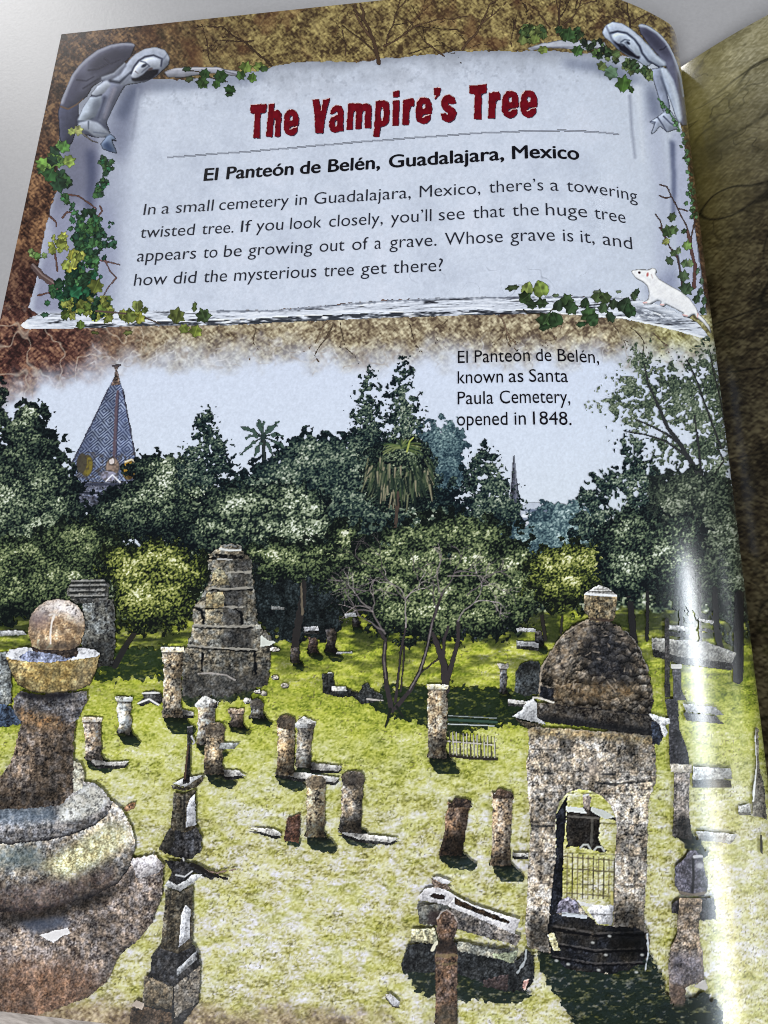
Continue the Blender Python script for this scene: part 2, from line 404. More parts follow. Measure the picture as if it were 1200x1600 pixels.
cv = sheet('cover', [(-.0005, -.0325, BOOK_Z), (2 * XG + .0005, -.0325, BOOK_Z), (2 * XG + .0005, PH + .0003, BOOK_Z), (-.0005, PH + .0003, BOOK_Z),
                (-.0005, -.0325, BOOK_Z + .0005), (2 * XG + .0005, -.0325, BOOK_Z + .0005), (2 * XG + .0005, PH + .0003, BOOK_Z + .0005), (-.0005, PH + .0003, BOOK_Z + .0005)],
           [(3, 2, 1, 0), (4, 5, 6, 7), (0, 1, 5, 4), (1, 2, 6, 5), (2, 3, 7, 6), (3, 0, 4, 7)], M_COVER, book)

# what is printed straight on the page: leaf litter, sky, far foliage, grass
def page_ink(X, Y):
    lr = sst(140, 430, X + .22 * (Y - 100))
    top = litter(X, Y, (34, 24, 22), (74, 54, 43), (128, 100, 72), 1, 9)
    olive = litter(X, Y, (66, 52, 36), (122, 106, 68), (166, 150, 98), 9, 9)
    c = mix(top, olive, np.clip(lr + .35 * (fbm(X, Y, 40, 14, 2) - .5), 0, 1))
    redpatch = con(fbm(X, Y, 36, 18, 3), 5, .68) * .45
    c = mix(c, (92, 58, 42), redpatch)
    dk = sst(70, 30, Y + .104 * X) * sst(520, 80, X); c = c * (1 - .35 * dk[..., None])
    vb = .4 * veins(X, Y, 46, 21, 26, 5) * sst(200, 330, X) * sst(200, 120, Y); c = mix(c, (58, 44, 36), vb * .75)
    # left margin: rust brown, dark maroon lower down
    rust = litter(X, Y, (40, 26, 22), (84, 58, 44), (140, 106, 76), 25, 11)
    mar = litter(X, Y, (34, 22, 22), (66, 42, 38), (110, 82, 66), 28, 10)
    c = mix(c, mix(rust, mar, sst(360, 440, Y)), sst(190, 240, Y))
    # band under the stone panel, thinning to the sky
    tan = litter(X, Y, (84, 70, 58), (140, 126, 102), (190, 180, 152), 33, 12)
    band = mix(mix(mar * 1.25, tan, sst(90, 300, X)), litter(X, Y, (92, 84, 54), (150, 144, 96), (200, 196, 150), 36, 12), sst(940, 1060, X))
    rt = veins(X, Y, 26, 41, 16, 9) * .55; band = mix(band, (206, 196, 176), rt * sst(700, 300, X))
    c = mix(c, band, sst(470, 500, Y))
    sky = ramp(np.clip((Y - 560) / 260, 0, 1), [(0, (205, 214, 232)), (.5, (205, 214, 229)), (1, (204, 212, 222))])
    sky = mix(sky, (222, 228, 240), sst(980, 1120, X) * .6)
    edge = 552 + 34 * sst(150, 0, X) + 24 * (fbm(X, Y, 26, 46, 3) - .5) * 2 + 22 * np.clip((X - 330) / -300, 0, 1) - 6 * sst(600, 900, X)
    edge = edge + 34 * sst(30, -40, X)
    sm = sst(-32, 38, Y - edge)
    lace = veins(X, Y, 19, 51, 9, 8) * (1 - sm) * sm * 2.2
    c = mix(c, sky, sm)
    c = mix(c, mix(np.broadcast_to(np.array((150, 138, 130), np.float32), c.shape), (222, 222, 226), con(vn(X, Y, 9, 55), 3)), np.clip(lace, 0, .6))
    # far wood behind everything, then the lawn
    fol = ramp(np.clip(.5 * con(fbm(X, Y, 14, 61, 3), 2) + .5 * con(vn(X, Y, 3.4, 66), 2), 0, 1), LEAF_DARK)
    c = mix(c, fol, sst(-6, 6, Y - 838 - 60 * (vn(X, Y * 0, 60, 71) - .5)))
    g = grass_col(X, Y)
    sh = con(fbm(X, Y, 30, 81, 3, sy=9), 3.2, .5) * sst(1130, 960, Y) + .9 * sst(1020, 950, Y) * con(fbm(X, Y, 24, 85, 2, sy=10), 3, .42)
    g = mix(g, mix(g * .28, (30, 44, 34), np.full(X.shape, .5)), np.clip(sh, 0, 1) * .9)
    c = mix(c, g, sst(-4, 4, Y - 950 - 26 * (fbm(X, Y, 34, 88, 3) - .5) * 2))
    # the print ends in a brown, worn edge along the foot of the page
    wear = litter(X, Y, (66, 50, 40), (126, 106, 84), (176, 158, 132), 95, 13)
    c = mix(c, wear, sst(-24, 30, Y - 1566 - 26 * (fbm(X, Y, 30, 97, 3) - .5) * 2 - .05 * (X - 200)) * sst(760, 480, X) * .85)
    return c
def page_mesh(name, xs, hf, col, mat, ny=1180):
    ys = np.linspace(0, PH, ny)
    Xg, Yg = np.meshgrid(xs, ys)
    P = np.stack([Xg, Yg, hf(Xg)], -1)
    u, v = project(P)
    rgb = col(u.astype(np.float32), v.astype(np.float32), P); rgb = crisp(rgb, np.ones(rgb.shape[:2], np.float32), 1.25, .6)
    g = (vn(u, v, 1.9, 91) + vn(u, v, 3.1, 92) - 1.0) * 2 * GRAIN
    # flip rows so that faces look upward
    return grid_mesh(name, P[::-1], np.ones((P.shape[0] - 1, P.shape[1] - 1), bool), tolin(rgb * (1 + g)[..., None])[::-1], book, mat)
s_ = np.concatenate([np.linspace(0, .15, 640), np.linspace(.15, .205, 300)[1:], np.linspace(.205, XG, 90)[1:]])
page = page_mesh('page', s_, hL, lambda u, v, P: page_ink(u, v), M_PRINT)
page['label'] = 'page printed with leaf litter, sky and sunlit lawn'

def facing_ink(u, v, P):
    X = (P[..., 0] - XG) / .000185; Y = (PH - P[..., 1]) / .000185
    X = X.astype(np.float32); Y = Y.astype(np.float32)
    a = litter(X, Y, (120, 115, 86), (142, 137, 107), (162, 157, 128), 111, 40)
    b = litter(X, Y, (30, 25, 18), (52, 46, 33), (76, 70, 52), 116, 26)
    c = mix(a, b, sst(60, 640, Y - .45 * X + 160 * sst(0, 260, Y) + 50 * (fbm(X, Y, 70, 121, 3) - .5)))  # dark print towards the foot, partly shade by the fold put into the ink
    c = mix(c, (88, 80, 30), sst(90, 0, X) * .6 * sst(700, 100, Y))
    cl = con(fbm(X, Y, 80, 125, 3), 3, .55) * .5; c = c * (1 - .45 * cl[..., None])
    k = np.maximum(veins(X, Y, 70, 131, 30, 7), veins(X, Y, 150, 135, 60, 9)) * con(fbm(X, Y, 90, 137, 2), 3); c = mix(c, c * .4, k * .8)
    k2 = veins(X, Y, 20, 141, 14, 6) * con(fbm(X, Y, 50, 143, 2), 4); c = mix(c, c * .62, k2 * .6)
    c = mix(c, (232, 228, 214), sst(14, 3, Y + .15 * X + 5 * (vn(X, Y, 6, 147) - .5)) * sst(16, 4, X))
    return c
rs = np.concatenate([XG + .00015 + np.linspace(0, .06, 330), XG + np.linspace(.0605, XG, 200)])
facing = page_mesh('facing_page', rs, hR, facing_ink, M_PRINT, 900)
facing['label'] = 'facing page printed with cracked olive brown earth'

# ------------------------------------------------------------------ the grey stone panel across the head of the page
panel = Ink(24, 70, 1112, 520)
X, Y = panel.X, panel.Y
st = ramp(np.clip(.6 * con(fbm(X, Y, 60, 151, 4), 1.6) + .4 * fbm(X, Y, 9, 155, 3), 0, 1), [(0, (186, 194, 210)), (.5, (201, 209, 224)), (1, (210, 216, 230))])
spots = con(fbm(X, Y, 7, 158, 3), 5, .70) * .35 * sst(210, 110, Y + .06 * (X - 500)); st = mix(st, (138, 144, 158), spots)
tb = sst(60, 0, Y - (143 - .066 * X)) * sst(260, 420, X); st = mix(st, (160, 166, 178), tb * .75 * con(fbm(X, Y, 26, 161, 3), 1.8))
st = mix(st, (198, 206, 220), sst(900, 1000, X) * .4)
crk = veins(X, Y, 40, 165, 60, 18) * sst(408, 432, Y) * sst(485, 462, Y) * sst(560, 640, X + 0 * Y) * con(fbm(X, Y, 40, 168, 2), 3); st = mix(st, (140, 146, 160), crk * .55)
outline = [(96, 170), (150, 110), (232, 122), (270, 124), (330, 120), (400, 110), (440, 101), (470, 97), (520, 95), (560, 97), (600, 90), (622, 91), (650, 86),
           (690, 85), (705, 80), (760, 79), (800, 81), (830, 78), (870, 80), (940, 84), (1000, 90), (1046, 110), (1062, 180), (1074, 260), (1090, 400), (1104, 492),
           (1060, 492), (1010, 474), (986, 466), (900, 463), (740, 465), (600, 470), (420, 485), (60, 492), (44, 480), (58, 430), (66, 380), (78, 330), (92, 290), (90, 250)]
panel.poly(outline, st, rough=2.2, seed=3, rs=7)
panel.tint([(80, 180), (200, 130), (196, 300), (190, 400), (180, 490), (40, 490)], (146, 152, 172), .7, 16)
m = blur(panel.inside([(-10, 60), (1200, 40), (1200, 86), (940, 90), (800, 86), (700, 88), (560, 102), (440, 108), (270, 132), (100, 180)]), 5); panel.over(m, (112, 116, 128), .55)
# soft print-shadow the carved figures throw on the panel, and the run-down stains
panel.tint([(166, 210), (196, 130), (240, 118), (250, 132), (214, 150), (206, 215), (190, 260)], (118, 124, 146), .85, 9)
panel.tint([(180, 180), (200, 138), (222, 128), (214, 150), (196, 190)], (78, 86, 110), .8, 6)
panel.tint([(236, 128), (330, 122), (420, 112), (400, 128), (300, 140), (240, 142)], (120, 128, 148), .8, 6)
panel.line([(216, 140), (212, 180), (206, 218)], (140, 146, 164), 4.5, 3, .8, 3, lay=False)
panel.tint([(1012, 120), (1030, 150), (1036, 185), (1016, 190), (1010, 150)], (96, 104, 130), .85, 7)
panel.tint([(880, 92), (960, 98), (1010, 128), (980, 132), (930, 112), (880, 104)], (108, 116, 138), .8, 6)
panel.line([(984, 150), (987, 200), (992, 246)], (146, 152, 170), 4.5, 3.5, .8, 2.5, lay=False)
panel.line([(996, 138), (1001, 190), (1005, 250)], (216, 222, 232), 8, 5, .7, 5, lay=False)
panel.tint([(1006, 170), (1034, 200), (1050, 320), (1042, 440), (1020, 440), (1030, 330)], (168, 174, 198), .55, 9)
panel.tint([(1008, 452), (1050, 420), (1058, 380), (1062, 470), (1020, 470)], (120, 126, 156), .7, 9)
# the carved posts under the figures
panel.poly([(96, 250), (112, 214), (150, 214), (158, 260), (152, 330), (150, 420), (158, 484), (52, 486), (62, 440), (70, 380), (80, 330), (94, 296)], mix(st, (120, 122, 146), np.full(X.shape, .78)), .95, 1.5, 5, soft=2)
panel.tint([(96, 200), (150, 205), (150, 300), (84, 330)], (96, 98, 116), .6, 10)
panel.tint([(100, 330), (140, 330), (130, 480), (60, 484), (80, 380)], (150, 154, 178), .6, 10)
panel.tint([(134, 232), (148, 236), (150, 270), (144, 330), (134, 330), (138, 280)], (62, 68, 96), .85, 5)
panel.tint([(60, 420), (84, 370), (78, 330), (70, 360), (52, 440)], (186, 192, 210), .7, 5)
panel.tint([(156, 300), (178, 330), (184, 400), (170, 470), (150, 470), (150, 320)], (140, 146, 172), .6, 9)
panel.poly([(1050, 206), (1068, 206), (1078, 300), (1096, 420), (1104, 492), (1066, 486), (1058, 400), (1050, 300)], mix(st, (172, 178, 204), np.full(X.shape, .7)), .95, soft=2)
panel.tint([(1046, 218), (1054, 222), (1056, 290), (1054, 340), (1049, 340), (1050, 280)], (74, 82, 112), .9, 3)
panel.line([(1059, 400), (1064, 430), (1066, 448)], (28, 30, 40), 3, 2, .9, 1.2, lay=False)
emit(panel, 'stone_panel', page, 'pale blue grey stone tablet with a ragged top edge')

ledge = Ink(26, 455, 1112, 538)
X, Y = ledge.X, ledge.Y
lt = con(fbm(X, Y + .045 * X, 44, 171, 4, sy=3.6, g=.75), 1.9); ltc = ramp(lt, [(0, (40, 42, 50)), (.14, (110, 114, 124)), (.27, (184, 190, 202)), (.55, (210, 216, 228)), (1, (230, 234, 242))])
ltop = [(32, 508), (44, 498), (62, 489), (180, 486), (340, 484), (420, 484), (600, 469), (740, 463), (900, 462), (985, 464), (1024, 474), (1064, 490), (1090, 504), (1110, 529)]
lbot = [(1106, 531), (1031, 511), (975, 499), (862, 490), (750, 493), (609, 497), (470, 503), (350, 509), (260, 509), (120, 514), (40, 515)]
ledge.poly(ltop + lbot, ltc, rough=1.0, seed=6)
low = [(120, 514), (260, 509), (350, 509), (470, 503), (609, 497), (750, 493), (862, 490), (862, 484), (750, 486), (609, 488), (470, 494), (350, 500), (260, 502), (120, 507)]
dk = con(fbm(X, Y, 16, 175, 3, sy=3), 4, .42)
ledge.over(ledge.inside(low) * dk, (38, 42, 50), .9)
ledge.line([(340, 486), (420, 486), (600, 471), (740, 465), (900, 464), (985, 467)], (92, 98, 112), 3.0, 2, .75, 1.5, jit=1.5, lay=False)
ledge.line([(862, 489), (975, 497), (1031, 509), (1104, 529)], (238, 242, 248), 4, 4, .95, 1.2, lay=False)
ledge.over(blur(ledge.inside([(960, 474), (1020, 482), (1060, 498), (1080, 512), (1030, 504), (980, 492)]), 2) * con(fbm(X, Y - .3 * X, 10, 178, 3, sy=3), 4), (96, 102, 114), .85)
ledge.oval(38, 508, 7, 6, (236, 238, 242), lay=False)
emit(ledge, 'stone_ledge', page, 'white weathered ledge with black streaks along the foot of the panel')
rule = Ink(250, 196, 970, 252)
rule.line([(262, 246), (400, 236), (560, 222), (680, 213), (750, 208), (820, 205), (880, 204), (930, 206), (966, 210)], (150, 156, 170), 2.6, 2.6)
emit(rule, 'rule_line', page)

def branch(k, x, y, ang, L, w, depth, col, spread=.55, bend=.18, seed=0):
    r = np.random.RandomState(seed)
    def go(x, y, a, L, w, d):
        pts = [(x, y)]
        for i in range(5):
            a += r.normal(0, bend); x += math.cos(a) * L / 5; y += math.sin(a) * L / 5; pts.append((x, y))
            if d > 0 and i > 0 and r.rand() < .55: go(x, y, a + r.choice([-1, 1]) * r.uniform(.4, 1) * spread, L * r.uniform(.4, .7), w * .6, d - 1)
        k.line(pts, np.array(col) * r.uniform(.8, 1.25), w, w * .5, 1, .6, jit=.5, seed=seed)
    go(x, y, ang, L, w, depth)
tw_ = Ink(260, -4, 1066, 104, 1.0)
for i, (x, y, a, L, w) in enumerate([(592, 98, -1.72, 92, 7), (600, 72, -.75, 96, 3.4), (604, 66, -1.3, 70, 3), (588, 84, -2.3, 70, 3), (722, 78, -1.25, 84, 4), (694, 88, -2.5, 90, 2.6), (432, 112, -2.3, 110, 4), (396, 64, -3.0, 60, 2.4), (872, 54, -1.5, 60, 4), (880, 40, -.9, 50, 3), (860, 44, -2.2, 40, 2.6), (985, 42, -1.3, 44, 3.4), (990, 34, -.6, 46, 2.6), (978, 32, -2.4, 40, 2.2), (1006, 40, -1.0, 40, 2.2), (800, 74, -1.9, 44, 1.8), (540, 86, -1.9, 50, 2.2), (640, 84, -.4, 60, 1.8), (330, 100, -2.0, 60, 2), (764, 70, -2.9, 60, 1.6), (820, 60, -.9, 56, 1.6)]):
    branch(tw_, x, y, a, L, w, 2, (70, 54, 42), .8, .16, 880 + i)
emit(tw_, 'printed_twigs', page, 'fine bare twigs printed along the head of the page')
tw_ = Ink(300, 486, 1110, 566, 1.0)
for i, (x, y, a, L, w) in enumerate([(520, 508, 1.9, 56, 3), (512, 500, 2.2, 44, 2), (532, 504, 1.75, 40, 1.8), (783, 496, 1.25, 40, 2.6), (700, 500, 2.1, 40, 1.6), (985, 512, .5, 50, 1.8), (1020, 520, .7, 44, 1.8), (960, 510, 1.1, 40, 1.6), (640, 506, 1.0, 36, 1.5), (400, 514, 2.0, 36, 1.6), (880, 504, 2.0, 36, 1.4)]):
    branch(tw_, x, y, a, L, w, 2, (98, 82, 68), .7, .16, 920 + i)
emit(tw_, 'printed_twigs', page, 'faint roots printed under the ledge')

# ------------------------------------------------------------------ the carved angels
def Z(f, x0, y0):
    return lambda L: [(x0 + a / f, y0 + b / f) for a, b in L]
SG = lambda X, Y, base, sd: ramp(np.clip(.35 + .5 * con(fbm(X, Y, 12, sd, 3), 1.2) - .1, 0, 1), [(0, tuple(b * .82 for b in base)), (.5, base), (1, tuple(min(255, b * 1.14) for b in base))])
an = Ink(84, 60, 272, 258, 1.0); an.relief = (7, .5); T = Z(6, 80, 60); X, Y = an.X, an.Y
an.poly(T([(62, 690), (90, 600), (260, 600), (260, 780), (200, 980), (160, 1010), (80, 960)]), SG(X, Y, (88, 90, 106), 201), soft=1)
an.poly(T([(84, 640), (95, 570), (140, 470), (190, 345), (250, 265), (330, 185), (430, 108), (560, 55), (680, 36), (765, 42), (792, 68), (775, 105), (745, 180), (690, 225), (600, 335), (480, 395), (390, 455), (340, 545), (235, 625), (150, 668), (100, 660)]), SG(X, Y, (104, 105, 120), 203), soft=.8)
an.tint(T([(400, 200), (540, 110), (760, 100), (720, 190), (600, 250), (480, 320), (360, 330)]), (70, 70, 84), .85, 5)
an.tint(T([(120, 600), (170, 470), (260, 330), (330, 330), (280, 480), (230, 580), (150, 640)]), (86, 86, 102), .7, 5)
for L in ([(350, 300), (440, 290), (540, 240)], [(500, 190), (560, 240), (650, 200)], [(240, 390), (330, 400), (400, 360)], [(300, 470), (380, 420), (440, 380)]):
    an.line(T(L), (60, 60, 74), 2.2, 1.2, .7, 1.2, lay=False)
an.line(T([(100, 600), (150, 470), (205, 350), (265, 268), (345, 192), (440, 122), (560, 72), (680, 52), (775, 60)]), (164, 167, 180), 5.5, 3.4, .9, 2.2, lay=False)
an.poly(T([(250, 780), (300, 640), (370, 540), (480, 400), (600, 350), (700, 260), (700, 440), (650, 520), (590, 640), (520, 790), (560, 895), (430, 935), (260, 890)]), SG(X, Y, (104, 108, 124), 204), soft=1)
an.line(T([(92, 640), (160, 664), (240, 620), (300, 570)]), (120, 100, 84), 2.2, 1.6, .9, 1)
an.poly(T([(470, 540), (530, 430), (560, 400), (690, 430), (640, 520), (585, 640), (520, 790), (470, 800), (420, 740)]), SG(X, Y, (122, 126, 142), 206), soft=1)
an.line(T([(500, 560), (470, 660), (440, 740)]), (66, 70, 88), 6, 4, .7, 3, lay=False); an.line(T([(590, 480), (530, 640), (500, 740)]), (150, 148, 160), 6, 3, .7, 3, lay=False)
an.poly(T([(700, 240), (740, 190), (790, 145), (880, 95), (980, 80), (1070, 108), (1116, 180), (1106, 250), (1050, 300), (990, 360), (890, 410), (790, 425), (690, 445), (600, 420), (550, 395), (620, 330)]), SG(X, Y, (158, 164, 178), 209), soft=.8)
an.poly(T([(400, 460), (480, 375), (600, 325), (695, 222), (705, 260), (650, 340), (560, 395), (470, 400)]), SG(X, Y, (128, 132, 146), 212), soft=.8)
an.line(T([(480, 370), (590, 330), (690, 235)]), (172, 178, 190), 3, 2, .8, 1.5, lay=False)
an.line(T([(555, 400), (640, 415), (690, 370), (745, 320)]), (56, 60, 74), 4, 2, .85, 2, lay=False); an.line(T([(690, 420), (760, 330), (760, 280)]), (130, 134, 148), 4, 2, .8, 2, lay=False)
an.poly(T([(752, 365), (790, 372), (850, 345), (900, 300), (960, 288), (1010, 290), (1005, 330), (940, 385), (840, 408), (760, 400)]), (44, 44, 54), soft=1.2)
an.poly(T([(748, 345), (765, 290), (800, 250), (830, 222), (880, 190), (940, 175), (1000, 185), (1035, 225), (1015, 280), (960, 280), (905, 285), (870, 320), (810, 365), (765, 372)]), SG(X, Y, (186, 192, 204), 215), soft=.8)
an.line(T([(840, 215), (880, 225), (925, 262)]), (92, 98, 114), 2, 1.5, .9, 1, lay=False); an.oval(*T([(872, 256)])[0], 4.6, 2.4, (72, 78, 92), -.5, .95, .4, False)
an.line(T([(915, 265), (870, 300), (850, 320)]), (104, 108, 122), 2.4, 1.5, .8, 1.2, lay=False); an.line(T([(790, 310), (815, 330)]), (120, 112, 118), 1.8, 1, .8, .8, lay=False)
an.oval(*T([(930, 290)])[0], 4, 2.2, (86, 76, 78), -.4, .8, .4, False)
an.line(T([(748, 330), (780, 262), (820, 210), (880, 172), (960, 158), (1040, 192), (1030, 260)]), (78, 82, 98), 2.6, 2.2, .95, 1.2, lay=False)
an.line(T([(760, 190), (850, 120), (970, 95), (1060, 130), (1100, 190)]), (186, 192, 204), 4, 4, .8, 3, lay=False); an.line(T([(1050, 200), (1085, 150)]), (110, 116, 132), 2.2, 1, .6, 1.5, lay=False)
an.poly(T([(365, 525), (430, 445), (520, 390), (550, 420), (560, 440), (500, 510), (460, 540), (400, 548)]), SG(X, Y, (174, 180, 192), 218), soft=.8)
an.poly(T([(246, 770), (290, 660), (360, 552), (470, 535), (472, 600), (420, 720), (385, 760), (300, 800)]), SG(X, Y, (166, 174, 186), 221), soft=.8)
an.tint(T([(400, 570), (470, 545), (472, 610), (420, 725), (385, 755)]), (104, 110, 124), .75, 5); an.line(T([(370, 535), (420, 545), (470, 530)]), (72, 76, 90), 2.4, 2, .8, 1.2, lay=False)
an.line(T([(258, 775), (330, 780), (390, 750)]), (92, 98, 112), 2, 2, .8, 1.2, lay=False)
an.poly(T([(250, 800), (350, 765), (440, 790), (520, 860), (555, 895), (500, 930), (430, 935), (340, 870), (270, 850)]), SG(X, Y, (158, 164, 176), 224), soft=.8)
an.line(T([(350, 780), (350, 850)]), (84, 90, 104), 2, 1, .8, 1.2, lay=False); an.line(T([(400, 880), (480, 890), (545, 900)]), (112, 118, 132), 2, 1.6, .8, 1.2, lay=False)
an.poly(T([(460, 990), (520, 915), (560, 895), (600, 925), (608, 960), (570, 950), (590, 1000), (626, 1084), (560, 1070), (480, 1040)]), SG(X, Y, (120, 132, 152), 227), soft=.8)
an.tint(T([(480, 1000), (530, 960), (590, 1050), (540, 1070)]), (70, 84, 112), .75, 2); an.line(T([(575, 955), (620, 962)]), (48, 52, 66), 2.4, 1, .9, .8)
an.line(T([(300, 900), (380, 960), (440, 980)]), (130, 126, 124), 3, 2, .9, 1.2)
an.rgb = np.clip((an.rgb - 128) * 1.16 + 112, 14, 240); emit(an, 'carved_angel', page, 'grey hooded stone angel leaning right, wing raised to the left', 'carved angels on the stone panel')
arm = Ink(255, 96, 382, 136, 1.0)
arm.poly([(256, 112), (275, 106), (300, 105), (338, 104), (352, 108), (372, 111), (378, 117), (366, 120), (350, 116), (320, 116), (290, 121), (262, 122)], SG(arm.X, arm.Y, (164, 166, 178), 230), soft=.8)
arm.shade([(256, 117), (320, 113), (380, 117), (380, 130), (256, 130)], .72, 2); arm.line([(262, 109), (300, 107), (345, 107)], (204, 204, 212), 2.4, 2, .8, 1.5, lay=False)
arm.line([(352, 112), (372, 117)], (84, 84, 96), 1.6, 1, .8, .8, lay=False)
emit(arm, 'carved_arm', page)

an = Ink(934, 30, 1076, 216, 1.0); an.relief = (6, .5); T = Z(7.5, 930, 30); X, Y = an.X, an.Y
an.poly(T([(500, 72), (545, 48), (650, 88), (780, 190), (872, 310), (950, 480), (1010, 650), (1050, 850), (1072, 1060), (1085, 1250), (1010, 1250), (960, 1100), (940, 880), (880, 700), (830, 560), (740, 430), (640, 320), (530, 170)]), SG(X, Y, (112, 114, 134), 241), soft=.8)
an.tint(T([(510, 100), (620, 110), (760, 230), (860, 380), (900, 480), (820, 440), (700, 340), (540, 180)]), (66, 66, 82), .8, 4)
an.tint(T([(900, 620), (960, 640), (1040, 1000), (1000, 1040), (950, 820)]), (92, 94, 114), .7, 4)
an.line(T([(515, 70), (600, 85), (720, 155), (830, 270), (905, 400), (960, 540), (1005, 700), (1035, 900)]), (190, 198, 212), 4.6, 2.6, .95, 2, lay=False); an.line(T([(760, 360), (800, 350), (830, 320)]), (52, 52, 66), 2, 1.2, .8, 1, lay=False)
an.poly(T([(640, 585), (760, 565), (800, 700), (850, 900), (885, 1050), (800, 1110), (740, 920), (690, 760)]), SG(X, Y, (156, 164, 184), 244), soft=.8)
an.line(T([(800, 690), (850, 850), (890, 1030)]), (78, 86, 108), 7, 4, .85, 3, lay=False)
an.poly(T([(755, 560), (830, 575), (920, 720), (972, 900), (1012, 1180), (985, 1232), (930, 1120), (880, 960), (820, 780), (780, 660)]), SG(X, Y, (178, 188, 206), 247), soft=.8)
an.line(T([(810, 600), (900, 780), (950, 960), (985, 1150)]), (212, 220, 232), 5, 5, .85, 4, lay=False)
an.poly(T([(76, 160), (110, 78), (200, 28), (310, 45), (420, 110), (520, 195), (620, 300), (720, 420), (820, 510), (830, 552), (740, 568), (660, 520), (620, 560), (580, 556), (520, 510), (400, 450), (280, 370), (190, 280), (110, 220)]), SG(X, Y, (176, 186, 204), 250), soft=.8)
an.poly(T([(200, 210), (260, 280), (340, 300), (420, 370), (530, 440), (510, 475), (390, 430), (290, 370), (220, 300)]), (46, 46, 58), soft=1)
an.poly(T([(188, 200), (250, 150), (330, 158), (400, 200), (470, 270), (522, 350), (532, 425), (490, 432), (430, 370), (380, 320), (340, 280), (270, 280), (215, 250)]), SG(X, Y, (190, 200, 216), 253), soft=.8)
an.line(T([(300, 270), (345, 240), (400, 250)]), (90, 98, 116), 2, 1.6, .9, 1, lay=False); an.oval(*T([(385, 280)])[0], 3.4, 2.2, (62, 68, 84), .7, .95, .4, False)
an.line(T([(350, 275), (395, 340), (440, 380)]), (108, 116, 134), 2.2, 1.4, .8, 1, lay=False); an.oval(*T([(310, 300)])[0], 3.4, 2, (84, 90, 104), .5, .8, .4, False)
an.line(T([(175, 165), (260, 145), (370, 165), (460, 235), (520, 320), (550, 400), (620, 490), (740, 560)]), (70, 76, 94), 3, 3.4, .95, 1.4, lay=False); an.line(T([(130, 90), (170, 170), (200, 260), (270, 340)]), (112, 120, 140), 2.4, 2.4, .8, 1.6, lay=False)
an.line(T([(200, 70), (310, 85), (430, 160), (560, 290), (700, 440), (800, 520)]), (204, 212, 226), 5, 4, .8, 3, lay=False)
an.poly(T([(630, 1200), (720, 1150), (780, 1100), (880, 1060), (980, 1220), (965, 1290), (840, 1330), (760, 1260), (700, 1330), (640, 1365), (690, 1230), (650, 1220)]), SG(X, Y, (172, 180, 198), 256), soft=.8)
for L in ([(730, 1150), (790, 1240), (830, 1310)], [(800, 1140), (880, 1220), (950, 1260)], [(650, 1200), (700, 1210), (640, 1350)]): an.line(T(L), (80, 86, 106), 2.2, 1.4, .85, 1, lay=False)
an.rgb = np.clip((an.rgb - 128) * 1.12 + 118, 14, 240); emit(an, 'carved_angel', page, 'grey hooded stone angel leaning left beside the fold, wing raised to the right', 'carved angels on the stone panel')
arm = Ink(820, 60, 948, 92, 1.0)
arm.poly([(822, 76), (845, 68), (880, 62), (910, 63), (945, 66), (948, 75), (915, 79), (880, 76), (850, 75), (830, 80)], SG(arm.X, arm.Y, (178, 182, 194), 260), rough=1, soft=.6)
arm.line([(830, 76), (880, 74), (945, 76)], (96, 98, 112), 2.4, 2, .7, 2, lay=False)
emit(arm, 'carved_arm', page)
# ------------------------------------------------------------------ ivy, twigs and the white rat
RND = np.random.RandomState(7)
HEART = [(0, -.95), (.26, -.55), (.72, -.5), (.62, -.1), (.88, .3), (.4, .42), (.12, .78), (0, .62), (-.12, .78), (-.4, .42), (-.88, .3), (-.62, -.1), (-.72, -.5), (-.26, -.55)]
def leaf(ink, x, y, r, ang, col, sq=1.0, round_=False):
    r = r * 1.22; c, s = math.cos(ang), math.sin(ang)
    sh = HEART if not round_ else [(0, -.9), (.4, -.6), (.75, -.1), (.7, .4), (.35, .75), (0, .6), (-.35, .75), (-.7, .4), (-.75, -.1), (-.4, -.6)]
    pts = [(x + r * (px * sq * c - py * s), y + r * (px * sq * s + py * c)) for px, py in sh]
    h, w_ = ink.X.shape
    i0 = max(0, int((x - 1.3 * r - ink.X[0, 0]) / ink.step)); i1 = min(w_, int((x + 1.3 * r - ink.X[0, 0]) / ink.step) + 2)
    j0 = max(0, int((y - 1.3 * r - ink.Y[0, 0]) / ink.step)); j1 = min(h, int((y + 1.3 * r - ink.Y[0, 0]) / ink.step) + 2)
    if i1 - i0 < 2 or j1 - j0 < 2: return
    sub = Ink.__new__(Ink); sub.step = ink.step; sub.X = ink.X[j0:j1, i0:i1]; sub.Y = ink.Y[j0:j1, i0:i1]
    sub.rgb = ink.rgb[j0:j1, i0:i1]; sub.a = ink.a[j0:j1, i0:i1]
    m = sub.inside(pts)
    k = .8 + .45 * con(vn(sub.X, sub.Y, 5, int(RND.randint(200))), 1.5)
    side = ((sub.X - x) * c + (sub.Y - y) * s) / r
    k = k * (1 + .16 * np.clip(side * 2, -1, 1))
    col = np.array(col, np.float32) * .86; cc = (col * .88 + col.mean() * .12) * k[..., None]
    rgb = mix(sub.rgb, cc, m); a = np.maximum(sub.a, m)
    d = np.abs(side) * r; along = (-(sub.X - x) * s + (sub.Y - y) * c) / r
    vein = np.clip(1.1 - d, 0, 1) * m * (np.abs(along) < .75); rgb = mix(rgb, np.minimum(np.array(col) * 1.4 + 10, 235), vein * .4)
    edge = np.clip(blur(1 - m, 1, 1) * 1.6, 0, 1) * m; rgb = mix(rgb, np.array(col) * .45, edge * .6)
    ink.rgb[j0:j1, i0:i1] = rgb; ink.a[j0:j1, i0:i1] = a
GD, GM, GL, GY = (38, 66, 44), (58, 96, 52), (96, 138, 66), (158, 166, 76)
